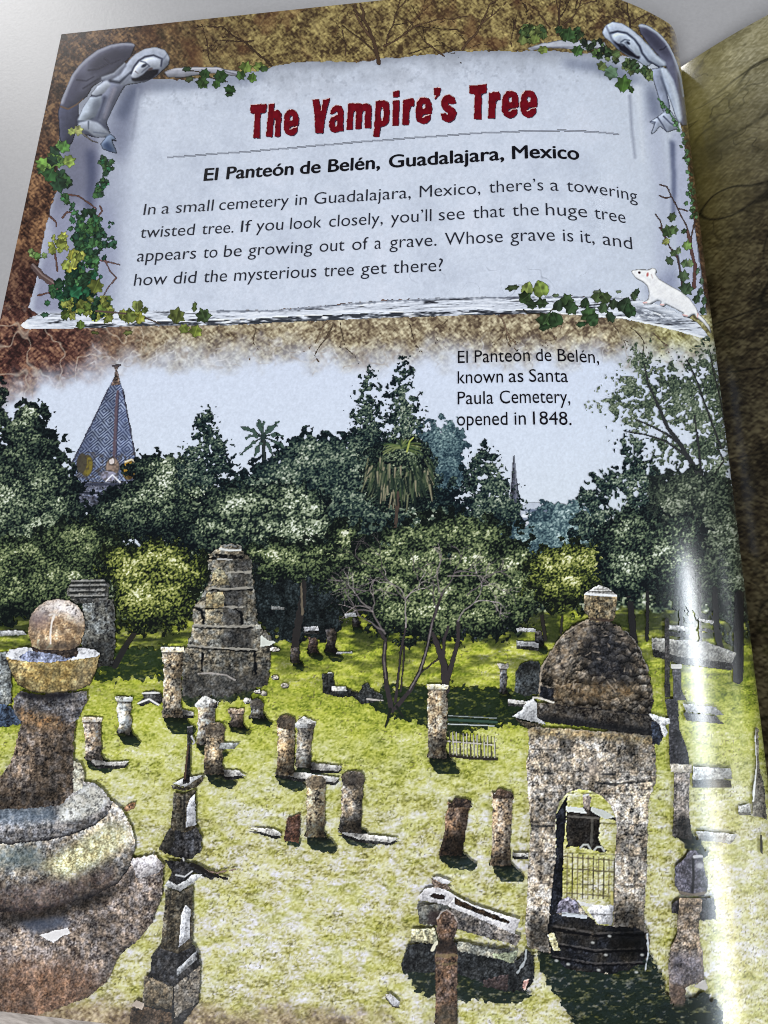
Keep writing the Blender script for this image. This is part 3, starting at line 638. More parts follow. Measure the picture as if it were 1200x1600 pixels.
def pick(p): return np.array(p[RND.randint(len(p))]) * RND.uniform(.8, 1.2)
def scatter(ink, n, xs, ys, r, pal, path=None, spread=10):
    for i in range(n):
        if path is not None:
            t = RND.rand() * (len(path) - 1); k = int(t); f = t - k
            x = path[k][0] * (1 - f) + path[k + 1][0] * f + RND.normal(0, spread); y = path[k][1] * (1 - f) + path[k + 1][1] * f + RND.normal(0, spread * .7)
        else: x, y = RND.uniform(*xs), RND.uniform(*ys)
        leaf(ink, x, y, RND.uniform(*r), RND.uniform(-1.2, 1.2) + (math.pi if RND.rand() < .5 else 0), pick(pal), RND.uniform(.6, 1))
def ivy(box, label, todo, step=1.0):
    k = Ink(*box, step); todo(k); return emit(k, 'ivy_spray', page, label, 'ivy sprays round the stone panel')
TW = (92, 66, 58)
def f1(k):
    k.line([(52, 416), (66, 432), (78, 440), (90, 450)], (88, 72, 70), 9, 11, jit=1.5); k.line([(50, 412), (66, 430), (84, 442)], (138, 122, 118), 2.5, 2, .7, lay=False)
    for L in ([(102, 304), (122, 306), (140, 318), (150, 326)], [(98, 340), (104, 332), (118, 332)], [(78, 338), (88, 348), (88, 354)], [(156, 322), (160, 330), (152, 340)], [(86, 396), (90, 424)], [(60, 462), (80, 456)]): k.line(L, TW, 3.2, 2, jit=.6)
    for L in ([(150, 405), (188, 414)], [(164, 406), (172, 424), (182, 434)], [(182, 434), (170, 448), (156, 472)]): k.line(L, (98, 76, 72), 2.6, 1.8, jit=.5)
    scatter(k, 6, (62, 92), (248, 270), (8, 12), [GL, (110, 150, 70), GM]); scatter(k, 9, (82, 108), (216, 300), (9, 13), [GL, GM, GM, GD])
    leaf(k, 122, 204, 9, 1.3, (184, 190, 112)); leaf(k, 112, 206, 7, -1, (170, 186, 96)); leaf(k, 108, 252, 11, 1.2, (140, 168, 74)); leaf(k, 66, 256, 11, -1.2, (112, 158, 66)); leaf(k, 92, 288, 14, 2.9, GD)
    leaf(k, 100, 230, 11, .3, (88, 140, 62)); leaf(k, 78, 274, 13, .5, (52, 96, 50))
    k.line([(96, 304), (108, 316), (118, 332), (130, 344)], (60, 104, 62), 3, 2)
    scatter(k, 14, None, None, (3.5, 6), [GM, (70, 124, 74), GD], [(96, 304), (108, 316), (120, 334), (130, 346)], 3)
    scatter(k, 44, None, None, (3.5, 6), [GD, (44, 96, 60), GM], [(160, 246), (168, 262), (164, 280), (158, 296), (152, 306)], 4)
    scatter(k, 190, None, None, (4, 8.5), [GD, (34, 66, 50), GM, (64, 108, 64), (46, 88, 56)], [(132, 342), (140, 360), (136, 392), (140, 420), (120, 446), (104, 470)], 13)
    scatter(k, 22, (150, 182), (346, 396), (3.5, 6), [GD, (40, 72, 52)])
    scatter(k, 14, (80, 106), (358, 400), (6, 10), [(128, 138, 60), (110, 124, 52), (154, 160, 70)]); scatter(k, 10, (98, 132), (396, 424), (6, 11), [GY, (176, 178, 70), (120, 132, 58)])
    scatter(k, 5, (44, 72), (392, 404), (5, 8), [(120, 148, 84), GL]); scatter(k, 28, (84, 150), (424, 486), (7, 12), [GD, (36, 88, 58), (28, 60, 44), GM])
    leaf(k, 150, 448, 13, .4, (104, 116, 50)); leaf(k, 118, 456, 12, .9, (40, 100, 66))
ivy((40, 196, 196, 498), 'thick ivy climbing the post below the angel leaning right', f1)
def f2(k):
    scatter(k, 52, (96, 170), (468, 500), (6, 10), [(112, 124, 54), (136, 144, 66), (82, 102, 44), GD]); scatter(k, 10, (168, 230), (484, 498), (6, 9), [(84, 96, 44), (110, 118, 52)])
    k.line([(150, 486), (216, 492), (250, 506)], (84, 72, 62), 3, 2)
    leaf(k, 215, 478, 10, 3.1, (112, 124, 62), 1, True); leaf(k, 218, 498, 10, .2, (146, 150, 58)); leaf(k, 204, 496, 11, -.5, (100, 112, 50)); leaf(k, 276, 494, 14, .2, (88, 98, 48)); leaf(k, 318, 494, 13, -.4, (62, 82, 48)); leaf(k, 304, 480, 10, .1, (78, 96, 50), .45)
    leaf(k, 306, 518, 11, .3, (126, 142, 56)); leaf(k, 288, 514, 9, -.6, (112, 126, 54)); leaf(k, 126, 508, 8, 0, (92, 116, 50)); leaf(k, 200, 520, 9, 1.4, (96, 104, 54), .5); leaf(k, 148, 520, 8, 1.7, (88, 96, 48), .4)
    leaf(k, 70, 492, 8, 1.5, (46, 82, 58), .6)
ivy((58, 462, 338, 530), 'olive ivy trailing along the white ledge under the paragraph', f2)
def f3(k):
    k.line([(286, 110), (310, 112), (330, 122), (356, 128)], (62, 54, 40), 2, 1.6)
    for (x, y, r, a, c, s) in [(292, 108, 8, 1.4, (44, 66, 40), .6), (320, 116, 10, .3, (46, 74, 38), .9), (345, 120, 12, -.5, (50, 80, 40), 1), (316, 130, 11, .5, (52, 78, 38), 1), (296, 124, 9, 1.2, (66, 76, 46), .6), (384, 106, 11, .4, (108, 132, 58), 1), (404, 104, 10, 1.4, (112, 132, 62), .8), (376, 118, 9, 2.5, (64, 96, 46), .9), (360, 140, 11, -1.2, (44, 76, 36), .7), (394, 122, 9, .2, (84, 118, 50), .9), (412, 108, 9, 1.5, (60, 84, 46), .6), (358, 148, 8, 1.5, (40, 62, 34), .5), (338, 132, 8, .1, (54, 86, 40), .9)]: leaf(k, x, y, r, a, c, s)
ivy((280, 88, 430, 156), 'small ivy sprig over the outstretched arm at the upper left', f3)
def f4(k):
    scatter(k, 26, (816, 850), (42, 66), (6, 9), [(66, 84, 46), (50, 70, 42), (92, 104, 56)]); scatter(k, 12, (870, 905), (46, 62), (6, 9), [(48, 72, 42), (66, 92, 48)])
    scatter(k, 12, (906, 945), (52, 78), (5, 8), [(44, 58, 40), (60, 78, 48), (34, 44, 36)])
    leaf(k, 848, 78, 10, 1.4, (112, 128, 60), .7); leaf(k, 902, 80, 10, .4, (66, 104, 50)); leaf(k, 932, 84, 9, -.4, (92, 124, 66)); leaf(k, 836, 62, 9, .3, (110, 126, 62)); leaf(k, 888, 54, 12, .2, (58, 88, 48))
    scatter(k, 34, None, None, (5, 8.5), [(58, 82, 48), (80, 100, 58), (46, 66, 42), (96, 112, 66)], [(945, 84), (970, 96), (990, 106), (1008, 112), (1012, 120)], 6)
    leaf(k, 955, 114, 13, -1.0, (92, 122, 92), .9); leaf(k, 974, 132, 15, .2, (72, 108, 44), .9); leaf(k, 940, 104, 9, .8, (100, 118, 66)); leaf(k, 986, 140, 8, -.4, (60, 90, 40), .6)
ivy((808, 38, 1020, 150), 'ivy hanging from the head of the angel leaning left', f4)
def f5(k):
    k.line([(818, 484), (824, 490), (846, 490)], (52, 50, 42), 2, 1.6); k.line([(860, 486), (880, 474), (910, 480)], (60, 62, 44), 2, 1.5)
    for (x, y, r, a, c, s, ro) in [(800, 450, 13, 1.4, (52, 66, 40), .42, 0), (824, 452, 12, .3, (132, 150, 76), .9, 1), (845, 452, 14, -.3, (118, 140, 62), 1, 1), (820, 466, 12, .9, (52, 74, 40), 1, 0), (846, 474, 11, 1.6, (48, 66, 40), .8, 0), (830, 476, 10, 2, (44, 60, 38), .8, 0), (852, 502, 15, .5, (58, 84, 48), 1, 0), (868, 500, 13, -.4, (46, 72, 42), 1, 1), (850, 512, 10, 1.3, (44, 66, 40), .6, 0),
                          (872, 478, 10, .3, (44, 60, 42), .9, 1), (886, 470, 12, -.4, (54, 76, 44), .9, 0), (892, 482, 12, .6, (50, 72, 44), 1, 0), (914, 474, 9, .2, (42, 62, 40), .9, 1), (920, 492, 14, -.2, (58, 88, 50), 1, 0), (926, 500, 12, .8, (50, 78, 46), .9, 1), (908, 507, 10, 1.4, (40, 66, 40), .5, 0), (934, 464, 12, .3, (72, 90, 52), .9, 0), (946, 466, 11, -.6, (66, 84, 48), .9, 0), (942, 482, 10, .5, (60, 80, 52), .9, 0), (958, 476, 10, .2, (52, 68, 46), .8, 0), (954, 496, 11, -.5, (42, 60, 42), .7, 0), (976, 478, 14, .4, (50, 70, 48), .9, 1), (984, 486, 12, -.3, (46, 72, 44), .9, 1), (994, 458, 9, .5, (56, 78, 52), .6, 0), (990, 464, 8, -.3, (70, 92, 60), .7, 0), (966, 456, 6, 1.4, (96, 110, 84), .5, 0), (868, 462, 7, 1.5, (82, 98, 70), .5, 0), (932, 456, 7, 1.5, (88, 100, 76), .4, 0)]: leaf(k, x, y, r, a, c, s, bool(ro))
ivy((782, 436, 1004, 520), 'dark ivy draped over the ledge just left of the white rat', f5)
def f6(k):
    D = (74, 58, 54)
    for L in ([(1031, 289), (1042, 292), (1048, 306), (1056, 320), (1064, 338), (1072, 352), (1078, 370), (1080, 392)], [(1030, 306), (1040, 310), (1048, 308)], [(1024, 335), (1032, 346), (1036, 366)], [(1036, 364), (1046, 386), (1058, 402), (1064, 430), (1066, 448)], [(1086, 344), (1080, 370), (1080, 394), (1086, 420), (1086, 448)], [(1030, 356), (1038, 366)], [(1060, 326), (1074, 330)]): k.line(L, D, 2.4, 2.2, jit=.5)
    k.line([(1074, 362), (1080, 392), (1086, 416), (1084, 450)], (92, 66, 62), 5, 6, jit=1)
    for (x, y, r, a, c, s) in [(1050, 340, 9, .4, (66, 84, 50), .8), (1044, 362, 11, -.3, (72, 96, 56), 1), (1052, 360, 9, .6, (82, 108, 62), .9), (1040, 378, 8, 1, (140, 146, 78), .7), (1052, 396, 7, .7, (80, 100, 62), .8), (1046, 408, 9, -.6, (64, 84, 56), .7), (1073, 384, 9, .2, (120, 152, 78), .9), (1060, 392, 7, .3, (104, 124, 84), .7), (1070, 412, 8, .4, (92, 118, 76), .8), (1078, 412, 8, -.2, (120, 142, 96), .7), (1068, 432, 10, .2, (76, 98, 66), 1), (1072, 452, 12, .5, (70, 94, 64), 1), (1068, 362, 6, 1, (56, 82, 52), .7), (1090, 424, 6, .3, (84, 108, 84), .6), (1094, 456, 8, .2, (72, 100, 72), .7), (1100, 470, 8, .2, (64, 92, 64), .6), (1072, 318, 5, .3, (70, 104, 70), .8), (1082, 326, 6, .9, (104, 140, 92), .8), (1096, 440, 7, 0, (86, 112, 90), .6), (1088, 468, 9, .3, (60, 84, 58), .7), (1098, 486, 8, .1, (56, 80, 56), .7)]: leaf(k, x, y, r, a, c, s)
    scatter(k, 46, None, None, (2.6, 5), [(66, 108, 70), (84, 128, 82), (52, 88, 56)], [(1062, 200), (1068, 220), (1072, 242), (1076, 262), (1080, 288), (1080, 316), (1084, 340)], 3)
    k.line([(1028, 154), (1042, 170), (1052, 186), (1062, 204)], (82, 122, 82), 2.8, 2.4); scatter(k, 10, None, None, (3, 5), [(92, 136, 88), (70, 108, 66)], [(1030, 158), (1048, 180), (1060, 202)], 2.5)
ivy((1018, 148, 1110, 498), 'thin ivy and dark twigs climbing the post above the white rat', f6)

rat = Ink(980, 414, 1116, 530, 1.0); T = Z(3.53, 780, 410)
body = T([(726, 44), (768, 38), (800, 42), (828, 40), (840, 30), (852, 30), (866, 42), (858, 62), (880, 92), (930, 122), (1000, 160), (1050, 200), (1085, 250), (1096, 282), (1130, 312), (1158, 350), (1168, 402), (1150, 366), (1118, 328), (1092, 304), (1084, 306), (1078, 282), (1060, 285), (1044, 300), (1002, 292), (1020, 280), (985, 262), (945, 240), (912, 224), (908, 240), (880, 236), (896, 215), (872, 204), (850, 214), (830, 226), (784, 226), (800, 214), (820, 205), (826, 170), (816, 130), (790, 105), (750, 85), (730, 60)])
rat.poly([(x + 1.6, y + 2.2) for x, y in body], (112, 116, 122), 1, soft=1)
rat.poly(body, ramp(fbm(rat.X, rat.Y, 12, 271, 3), [(0, (222, 222, 226)), (.5, (240, 240, 242)), (1, (250, 250, 250))]), soft=.5)
rat.tint(T([(820, 150), (850, 200), (900, 205), (960, 235), (1020, 262), (990, 262), (900, 222), (830, 215)]), (196, 200, 212), .6, 3)
rat.oval(*T([(772, 57)])[0], 2.1, 1.9, (70, 22, 28), 0, 1, .3, False); rat.oval(*T([(817, 68)])[0], 1.8, 3.2, (196, 120, 118), .2, .9, .4, False)
rat.line(T([(838, 68), (846, 88)]), (190, 170, 170), 1.6, 1, .7, .8, lay=False)
for L in ([(786, 224), (812, 222)], [(884, 234), (906, 234)], [(1004, 288), (1036, 296)], [(1094, 284), (1092, 304)]): rat.line(T(L), (220, 176, 174), 2.2, 1.8, .9, .8, lay=False)
emit(rat, 'white_rat', page, 'white rat with a dark red eye climbing the ledge by the fold')

# ------------------------------------------------------------------ lettering
ti = Ink(388, 126, 846, 222, .8)
A, B = Z(5, 380, 120), Z(5, 610, 120)
def E_(cx, cy, hx, hy):
    return ([(cx + hx * a, cy + hy * b) for a, b in [(-1, -.08), (-.86, -.6), (-.4, -.93), (.1, -1), (.66, -.85), (.96, -.45), (1, .1), (.92, .22), (0, .27), (-.22, .4), (-.2, .5), (.05, .52), (.28, .37), (.88, .3), (.8, .66), (.38, .92), (-.1, 1), (-.68, .84), (-.98, .5)]],
            [(cx + hx * (.0 + .23 * math.cos(t)), cy + hy * (-.33 + .21 * math.sin(t))) for t in np.linspace(0, 6.28, 10)[:-1]])
def hole(cx, cy, rx, ry): return [(cx + rx * math.cos(t), cy + ry * math.sin(t)) for t in np.linspace(0, 6.28, 11)[:-1]]
e1, h1 = E_(375, 360, 58, 105); e2, h2 = E_(260, 265, 63, 107); e3, h3 = E_(935, 217, 66, 109); e4, h4 = E_(1080, 213, 66, 109)
glyphs = [(A, [(58, 222), (182, 212), (178, 278), (135, 283), (128, 480), (78, 480), (92, 288), (58, 285)], None), (A, [(200, 215), (243, 208), (240, 268), (270, 258), (298, 285), (290, 465), (245, 468), (252, 335), (243, 322), (235, 345), (225, 470), (178, 468)], None), (A, e1, h1),
          (A, [(540, 180), (592, 175), (608, 275), (625, 180), (675, 168), (640, 310), (622, 440), (566, 440), (555, 300)], None),
          (A, [(690, 245), (730, 222), (765, 228), (783, 265), (780, 425), (748, 425), (712, 436), (680, 420), (667, 375), (682, 325), (715, 308), (738, 300), (740, 280), (724, 268), (712, 290), (680, 295)], hole(724, 364, 10, 26)),
          (A, [(820, 215), (860, 208), (872, 213), (900, 206), (935, 212), (965, 205), (1002, 228), (998, 402), (948, 403), (952, 275), (940, 262), (930, 275), (922, 408), (874, 409), (880, 275), (868, 265), (858, 280), (852, 415), (803, 415)], None),
          (A, [(1035, 192), (1100, 182), (1135, 205), (1143, 270), (1135, 360), (1105, 385), (1072, 393), (1062, 470), (1016, 468), (1028, 330)], hole(1084, 292, 13, 54)),
          (B, [(22, 118), (72, 108), (70, 158), (22, 162)], None), (B, [(20, 185), (70, 180), (62, 382), (15, 385)], None), (B, [(100, 180), (140, 178), (175, 165), (187, 190), (180, 237), (156, 232), (147, 262), (141, 375), (90, 378)], None), (B, e2, h2),
          (B, [(340, 90), (392, 84), (388, 135), (350, 178), (340, 168), (356, 148), (342, 140)], None),
          (B, [(395, 195), (420, 152), (465, 140), (500, 165), (512, 208), (470, 214), (452, 205), (452, 222), (500, 248), (516, 285), (495, 340), (450, 360), (405, 338), (390, 288), (432, 285), (446, 298), (452, 290), (418, 262), (397, 230)], None),
          (B, [(612, 72), (750, 60), (750, 125), (712, 132), (708, 335), (652, 330), (658, 135), (615, 132)], None), (B, [(768, 128), (812, 120), (845, 115), (857, 140), (852, 182), (832, 180), (822, 205), (816, 325), (762, 325)], None), (B, e3, h3), (B, e4, h4)]
for ox, oy, col, rg in ((1.3, 1.2, (64, 30, 52), .9), (-.6, -.8, (206, 150, 150), .9), (0, 0, None, 1.1)):
    for i, (T, g, ho) in enumerate(glyphs):
        m = ti.inside([(x + ox, y + oy) for x, y in T(g)], rg, 30 + i, 4)
        if ho: m = m * (1 - ti.inside([(x + ox, y + oy) for x, y in T(ho)], .5, 60 + i, 4))
        if ox > 0: m = blur(m, 1, 1)
        c = col if col else ramp(fbm(ti.X, ti.Y, 6, 281, 2), [(0, (88, 4, 18)), (.5, (104, 6, 22)), (1, (116, 12, 28))])
        ti.lay(np.clip(m, 0, 1), c)
emit(ti, 'title_lettering', page, 'dark red ragged title lettering')

M_BLACK = ink_material('black_ink', (14, 13, 20)); M_GREYINK = ink_material('dark_grey_ink', (36, 38, 48))
XH_FONT, CAP_FONT = .47, .66
def lettering(name, label, words, yline, cap, xh, offset, mat, bold=0):
    """words: (text, left px, right px); every glyph is a flat mesh laid on the page along one line"""
    V, F = [], []
    lift = next_lift() + 2.0e-5
    for (txt, ua, ub, line) in words:
        y0 = yline[line]
        def xat(u):
            v = 400.0
            for _ in range(30):
                P, ok = onto_page(np.array([u]), np.array([v]))
                v += (P[0, 1] - y0) / .00021
            return float(P[0, 0])
        xa, xb = xat(ua), xat(ub)
        cu = bpy.data.curves.new('glyphs', 'FONT'); cu.body = txt; cu.offset = offset; cu.resolution_u = 4
        ob = bpy.data.objects.new('glyphs', cu); COL.objects.link(ob)
        dg = bpy.context.evaluated_depsgraph_get(); ev = ob.evaluated_get(dg); me = ev.to_mesh()
        co = np.array([v.co[:] for v in me.vertices]); fs = [tuple(p.vertices) for p in me.polygons]
        ev.to_mesh_clear(); bpy.data.objects.remove(ob); bpy.data.curves.remove(cu)
        x0, x1 = co[:, 0].min(), co[:, 0].max()
        x = xa + (co[:, 0] - x0) / (x1 - x0) * (xb - xa)
        yy = co[:, 1]
        y = np.where(yy < 0, yy * xh / XH_FONT, np.where(yy < XH_FONT, yy * xh / XH_FONT, xh + (yy - XH_FONT) * (cap - xh) / (CAP_FONT - XH_FONT)))
        z = hL(x); s = dhL(x); nn = 1 / np.sqrt(1 + s * s)
        for j, (dx, dy) in enumerate([(0, 0)] if not bold else [(-.5, 0), (.5, 0), (0, .35), (0, -.35), (0, 0)]):
            li = lift + j * 2.5e-6
            P = np.stack([x + dx * bold - s * nn * li, y0 + y + dy * bold, z + nn * li], -1)
            b = len(V); V += [tuple(p) for p in P]; F += [tuple(i + b for i in f) for f in fs]
    o = sheet(name, V, F, mat, page)
    if label: o['label'] = label
    return o
HEAD = [('El', 318.7, 339, 0), ('Panteón', 354, 457.6, 0), ('de', 469, 500, 0), ('Belén,', 513, 593, 0), ('Guadalajara,', 608, 787, 0), ('Mexico', 801, 904.5, 0)]
lettering('heading_lettering', 'bold black heading lettering', HEAD, [.2148], .0043, .0032, 0, M_BLACK, .00030)
PARA = [('In', 224, 242, 0), ('a', 252, 264, 0), ('small', 274.5, 332.6, 0), ('cemetery', 342, 450.5, 0), ('in', 461, 479, 0), ('Guadalajara,', 490.6, 641.7, 0), ('Mexico,', 655.6, 750.5, 0), ('there’s', 764, 849, 0), ('a', 860, 873, 0), ('towering', 885.7, 996, 0),
        ('twisted', 218.6, 303, 1), ('tree.', 315, 364.5, 1), ('If', 376, 392, 1), ('you', 400, 442, 1), ('look', 453, 502, 1), ('closely,', 514, 598, 1), ('you’ll', 610.6, 674, 1), ('see', 685.6, 726, 1), ('that', 739, 788.6, 1), ('the', 800.6, 842, 1), ('huge', 853, 917.6, 1), ('tree', 929, 977.6, 1),
        ('appears', 213.7, 305.6, 2), ('to', 317, 339, 2), ('be', 349.5, 377, 2), ('growing', 387.5, 487.6, 2), ('out', 499, 538, 2), ('of', 550, 575, 2), ('a', 585, 595.6, 2), ('grave.', 608.7, 682, 2), ('Whose', 695, 785.6, 2), ('grave', 797.6, 867, 2), ('is', 880, 896, 2), ('it,', 907.5, 929, 2), ('and', 942, 988, 2),
        ('how', 209, 260, 3), ('did', 270.7, 305.6, 3), ('the', 317.6, 354, 3), ('mysterious', 365.6, 494, 3), ('tree', 505.6, 552.5, 3), ('get', 563.7, 604, 3), ('there?', 614, 692, 3)]
lettering('paragraph_lettering', 'thin dark grey paragraph lettering in four lines', PARA, [.2038, .19567, .18753, .1794], .0039, .00285, -.005, M_GREYINK)
CAPT = [('El', 715.4, 731, 0), ('Panteón', 741.7, 828, 0), ('de', 837.5, 861.7, 0), ('Belén,', 871.7, 936, 0), ('known', 715, 786, 1), ('as', 795, 818, 1), ('Santa', 827, 887.5, 1), ('Paula', 715, 771, 2), ('Cemetery,', 781, 891, 2), ('opened', 714, 793, 3), ('in', 804, 821.7, 3), ('1848.', 833, 893, 3)]
lettering('caption_lettering', 'black caption lettering on the printed sky', CAPT, [.1516, .1458, .1400, .1342], .0034, .0026, -.001, M_BLACK)
# ------------------------------------------------------------------ the cemetery photograph: every tree, tomb and stone is its own patch of ink on the page
R2 = np.random.RandomState(23)
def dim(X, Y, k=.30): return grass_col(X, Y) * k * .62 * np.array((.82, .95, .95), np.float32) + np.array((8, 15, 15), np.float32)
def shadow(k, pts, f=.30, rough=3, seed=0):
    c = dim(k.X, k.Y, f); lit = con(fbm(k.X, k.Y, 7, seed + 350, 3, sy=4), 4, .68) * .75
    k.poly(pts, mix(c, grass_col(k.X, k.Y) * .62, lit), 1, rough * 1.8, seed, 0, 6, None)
def tree(box, blobs, pal, label=None, seed=0, name='printed_tree', pre=None, post=None, step=1.2, **kw):
    box = (min([box[0]] + [b[0] - b[2] - 12 for b in blobs]), min([box[1]] + [b[1] - b[3] - 12 for b in blobs]), max([box[2]] + [b[0] + b[2] + 12 for b in blobs]), max([box[3]] + [b[1] + b[3] + 12 for b in blobs]))
    k = Ink(max(box[0], -24), box[1], min(box[2], 1196), box[3], step)
    if pre: pre(k)
    foliage(k, blobs, pal, seed, **kw)
    if post: post(k)
    return emit(k, name, page, label, 'trees in the printed photograph' if name == 'printed_tree' else None)
def spear(x, y0, y1, w, n=30, seed=0, lean=0, e=.75):
    r = np.random.RandomState(seed); B = [(x, y0 + 8, 3.5, 12), (x + lean * .5, y0 + (y1 - y0) * .6, w * .3, (y1 - y0) * .5)]
    for i in range(n):
        t = (i + .5) / n; ww = w * t ** e
        B.append((x + lean * t + r.uniform(-1, 1) * ww * .8, y0 + (y1 - y0) * t + r.uniform(-3, 3), 4 + ww * r.uniform(.28, .5), 4.5 + ww * r.uniform(.18, .32)))
    return B
def twigs(k, x, y, ang, L, w, depth, col, spread=.55, bend=.25, seed=0, op=1.0, lay=True):
    r = np.random.RandomState(seed)
    def go(x, y, a, L, w, d):
        pts = [(x, y)]
        for i in range(4):
            a += r.normal(0, bend); x += math.cos(a) * L / 4; y += math.sin(a) * L / 4; pts.append((x, y))
        k.line(pts, np.array(col) * r.uniform(.8, 1.2), w, w * .65, op, .5, lay=lay)
        if d > 0:
            for s in range(2 + (r.rand() < .5)): go(x, y, a + r.uniform(-spread, spread) * 1.3, L * r.uniform(.55, .85), w * .66, d - 1)
    go(x, y, ang, L, w, depth)

# --- far things against the sky
k = Ink(98, 562, 226, 800); X, Y = k.X, k.Y
k.poly([(116, 752), (216, 752), (214, 800), (118, 800)], stone(X, Y, (88, 92, 108), 1, 8, 301, .3), rough=1)
k.line([(108, 757), (222, 757)], (58, 62, 78), 4, 4); k.line([(112, 770), (222, 772)], (44, 48, 60), 3, 3)
pyr = [(177, 592), (187, 592), (192, 610), (213, 722), (214, 752), (108, 752), (113, 722), (140, 668), (170, 606)]
ridge = lambda y: 181 - .03 * (y - 600)
u = np.where(X < ridge(Y), (ridge(Y) - X) / np.maximum((Y - 585) * .46, 4), (X - ridge(Y)) / np.maximum((Y - 585) * .27, 3))
dd = np.abs(((X + .2 * Y) / 24 + .35) % 1 - .5) * 24 + np.abs((Y / 30 + .1) % 1 - .5) * 30
pat = .5 + .5 * np.sin(dd * 1.18); face = np.where(X[..., None] < ridge(Y)[..., None], 1.0, 1.12)
k.relief = None; k.poly(pyr, mix(np.broadcast_to(np.array((58, 66, 94), np.float32), X.shape + (3,)), (136, 148, 170), con(pat, 1.3) * .75 * (.6 + .7 * vn(X, Y, 14, 304))) * face * (.85 + .3 * vn(X, Y, 5, 305))[..., None], rough=.8)
k.line([(184, 612), (180, 680), (178, 722)], (92, 78, 88), 4.5, 5, .95, 1, jit=1, lay=False); k.line([(186, 614), (183, 680), (182, 722)], (58, 54, 70), 1.6, 2, .8, lay=False)
k.line([(170, 608), (140, 670), (113, 724)], (60, 62, 80), 2.2, 2.4, .9, jit=.8); k.line([(192, 610), (203, 668), (213, 724)], (66, 66, 84), 2.2, 2.4, .9, jit=.8)
k.poly([(178, 572), (186, 572), (184, 578), (187, 592), (189, 602), (174, 602), (178, 590), (180, 578)], stone(X, Y, (104, 88, 80), 1, 5, 307), rough=.6); k.line([(177, 572), (188, 571)], (70, 62, 66), 3, 3)
for (x, y, rx, ry, c) in [(136, 728, 9, 16, (120, 108, 48)), (128, 724, 7, 15, (74, 70, 58)), (176, 730, 10, 14, (150, 130, 116)), (175, 721, 4, 5, (206, 198, 196)), (171, 744, 13, 8, (150, 150, 172)), (202, 734, 10, 15, (164, 128, 44)), (204, 740, 4, 9, (70, 52, 30)), (212, 724, 5, 8, (126, 104, 84))]: k.oval(x, y, rx + 1.2, ry + 1.2, (58, 54, 52), .1, .7, .1); k.oval(x, y, rx, ry, c, .1, .95, .12)
k.over(k.a * con(vn(X, Y, 3.2, 312), 2.5, .62) * (Y > 706) * (Y < 752), (60, 54, 50), .55)
k.line([(166, 752), (176, 742), (188, 754)], (214, 216, 226), 2, 2, lay=False); k.line([(196, 722), (206, 718), (212, 722)], (206, 196, 170), 3, 2, lay=False)
emit(k, 'printed_tower', page, 'steep blue tiled tower roof with diamond pattern and small finial')
k = Ink(788, 698, 822, 830); k.poly([(803, 701), (806, 730), (812, 780), (816, 828), (792, 828), (796, 780), (800, 730)], stone(k.X, k.Y, (74, 78, 92), 1, 6, 311, .3), rough=.6); k.line([(804, 712), (807, 780), (810, 826)], (112, 116, 128), 2, 2.5, .8, lay=False)
emit(k, 'printed_spire', page, 'thin dark church spire against the pale sky')
k = Ink(808, 778, 890, 850)
k.poly([(814, 792), (822, 789), (822, 785), (846, 785), (846, 790), (868, 790), (868, 808), (884, 812), (884, 842), (812, 842)], (182, 190, 204), rough=.8)
for y, c in ((797, (96, 108, 130)), (806, (226, 230, 236)), (812, (120, 130, 148)), (818, (206, 210, 218)), (824, (96, 86, 90)), (832, (60, 66, 74))): k.line([(818, y), (872, y + 1)], c, 4, 4, .85, jit=1.5, lay=False)
emit(k, 'printed_building', page, 'low white building behind the trees')

tree((-20, 610, 150, 930), [(-14, 660, 26, 60), (46, 652, 22, 20), (34, 680, 40, 34), (52, 700, 44, 30), (24, 730, 60, 44), (66, 740, 46, 26), (70, 768, 60, 34), (20, 800, 70, 60), (90, 800, 48, 36), (64, 850, 80, 50), (10, 880, 60, 50)], LEAF_DARK, 'dark feathery conifer at the left edge of the printed photograph', 321, leaf=3.6, clump=20, edge=.9, light=.6, bias=-.13)
tree((140, 700, 360, 880), [(232, 800, 74, 56), (186, 806, 44, 34), (266, 768, 66, 56), (248, 734, 44, 26), (310, 800, 50, 60)], LEAF_DARK, None, 325, light=.75, edge=.9, bias=-.05)
tree((276, 642, 380, 790), spear(322, 648, 748, 40, 34, 3), LEAF_NAVY, 'dark blue green conifer with a rounded top left of the small palm', 329, leaf=3.2, edge=.8, light=.35, gaps=.25, edge_s=6, clump=8, bias=-.16)
k = Ink(372, 648, 452, 770)
k.line([(412, 686), (414, 766)], (44, 52, 50), 5, 6)
for i, (a, L) in enumerate([(-1.55, 34), (-1.1, 34), (-.7, 34), (-2.0, 34), (-2.5, 34), (-.3, 30), (-2.9, 32), (.25, 30), (-3.4, 32), (.7, 26), (2.3, 28), (-1.8, 24), (-1.3, 24)]):
    L *= 1.15 * (.7 + .55 * ((i * 37) % 10) / 10); a += .22 * math.sin(i * 2.3); pts = [(411 + math.cos(a) * L * t, 684 + math.sin(a) * L * t + 14 * t * t * (abs(math.cos(a)) + .1)) for t in np.linspace(0, 1, 6)]
    k.line(pts, (40, 54, 54), 2, 2); k.line(pts[2:], (62, 82, 74), 5.5, 2.4, jit=2.8, seed=i)
emit(k, 'printed_palm_tree', page, 'small fan palm standing above the trees')
tree((350, 660, 760, 900), [(436, 758, 60, 40), (400, 784, 60, 50), (490, 706, 52, 26), (520, 742, 92, 60), (590, 780, 110, 86), (560, 712, 50, 32), (664, 750, 60, 62), (620, 820, 120, 70)], LEAF_NAVY, None, 333, leaf=3.8, light=.7, bias=-.08, edge=.9)
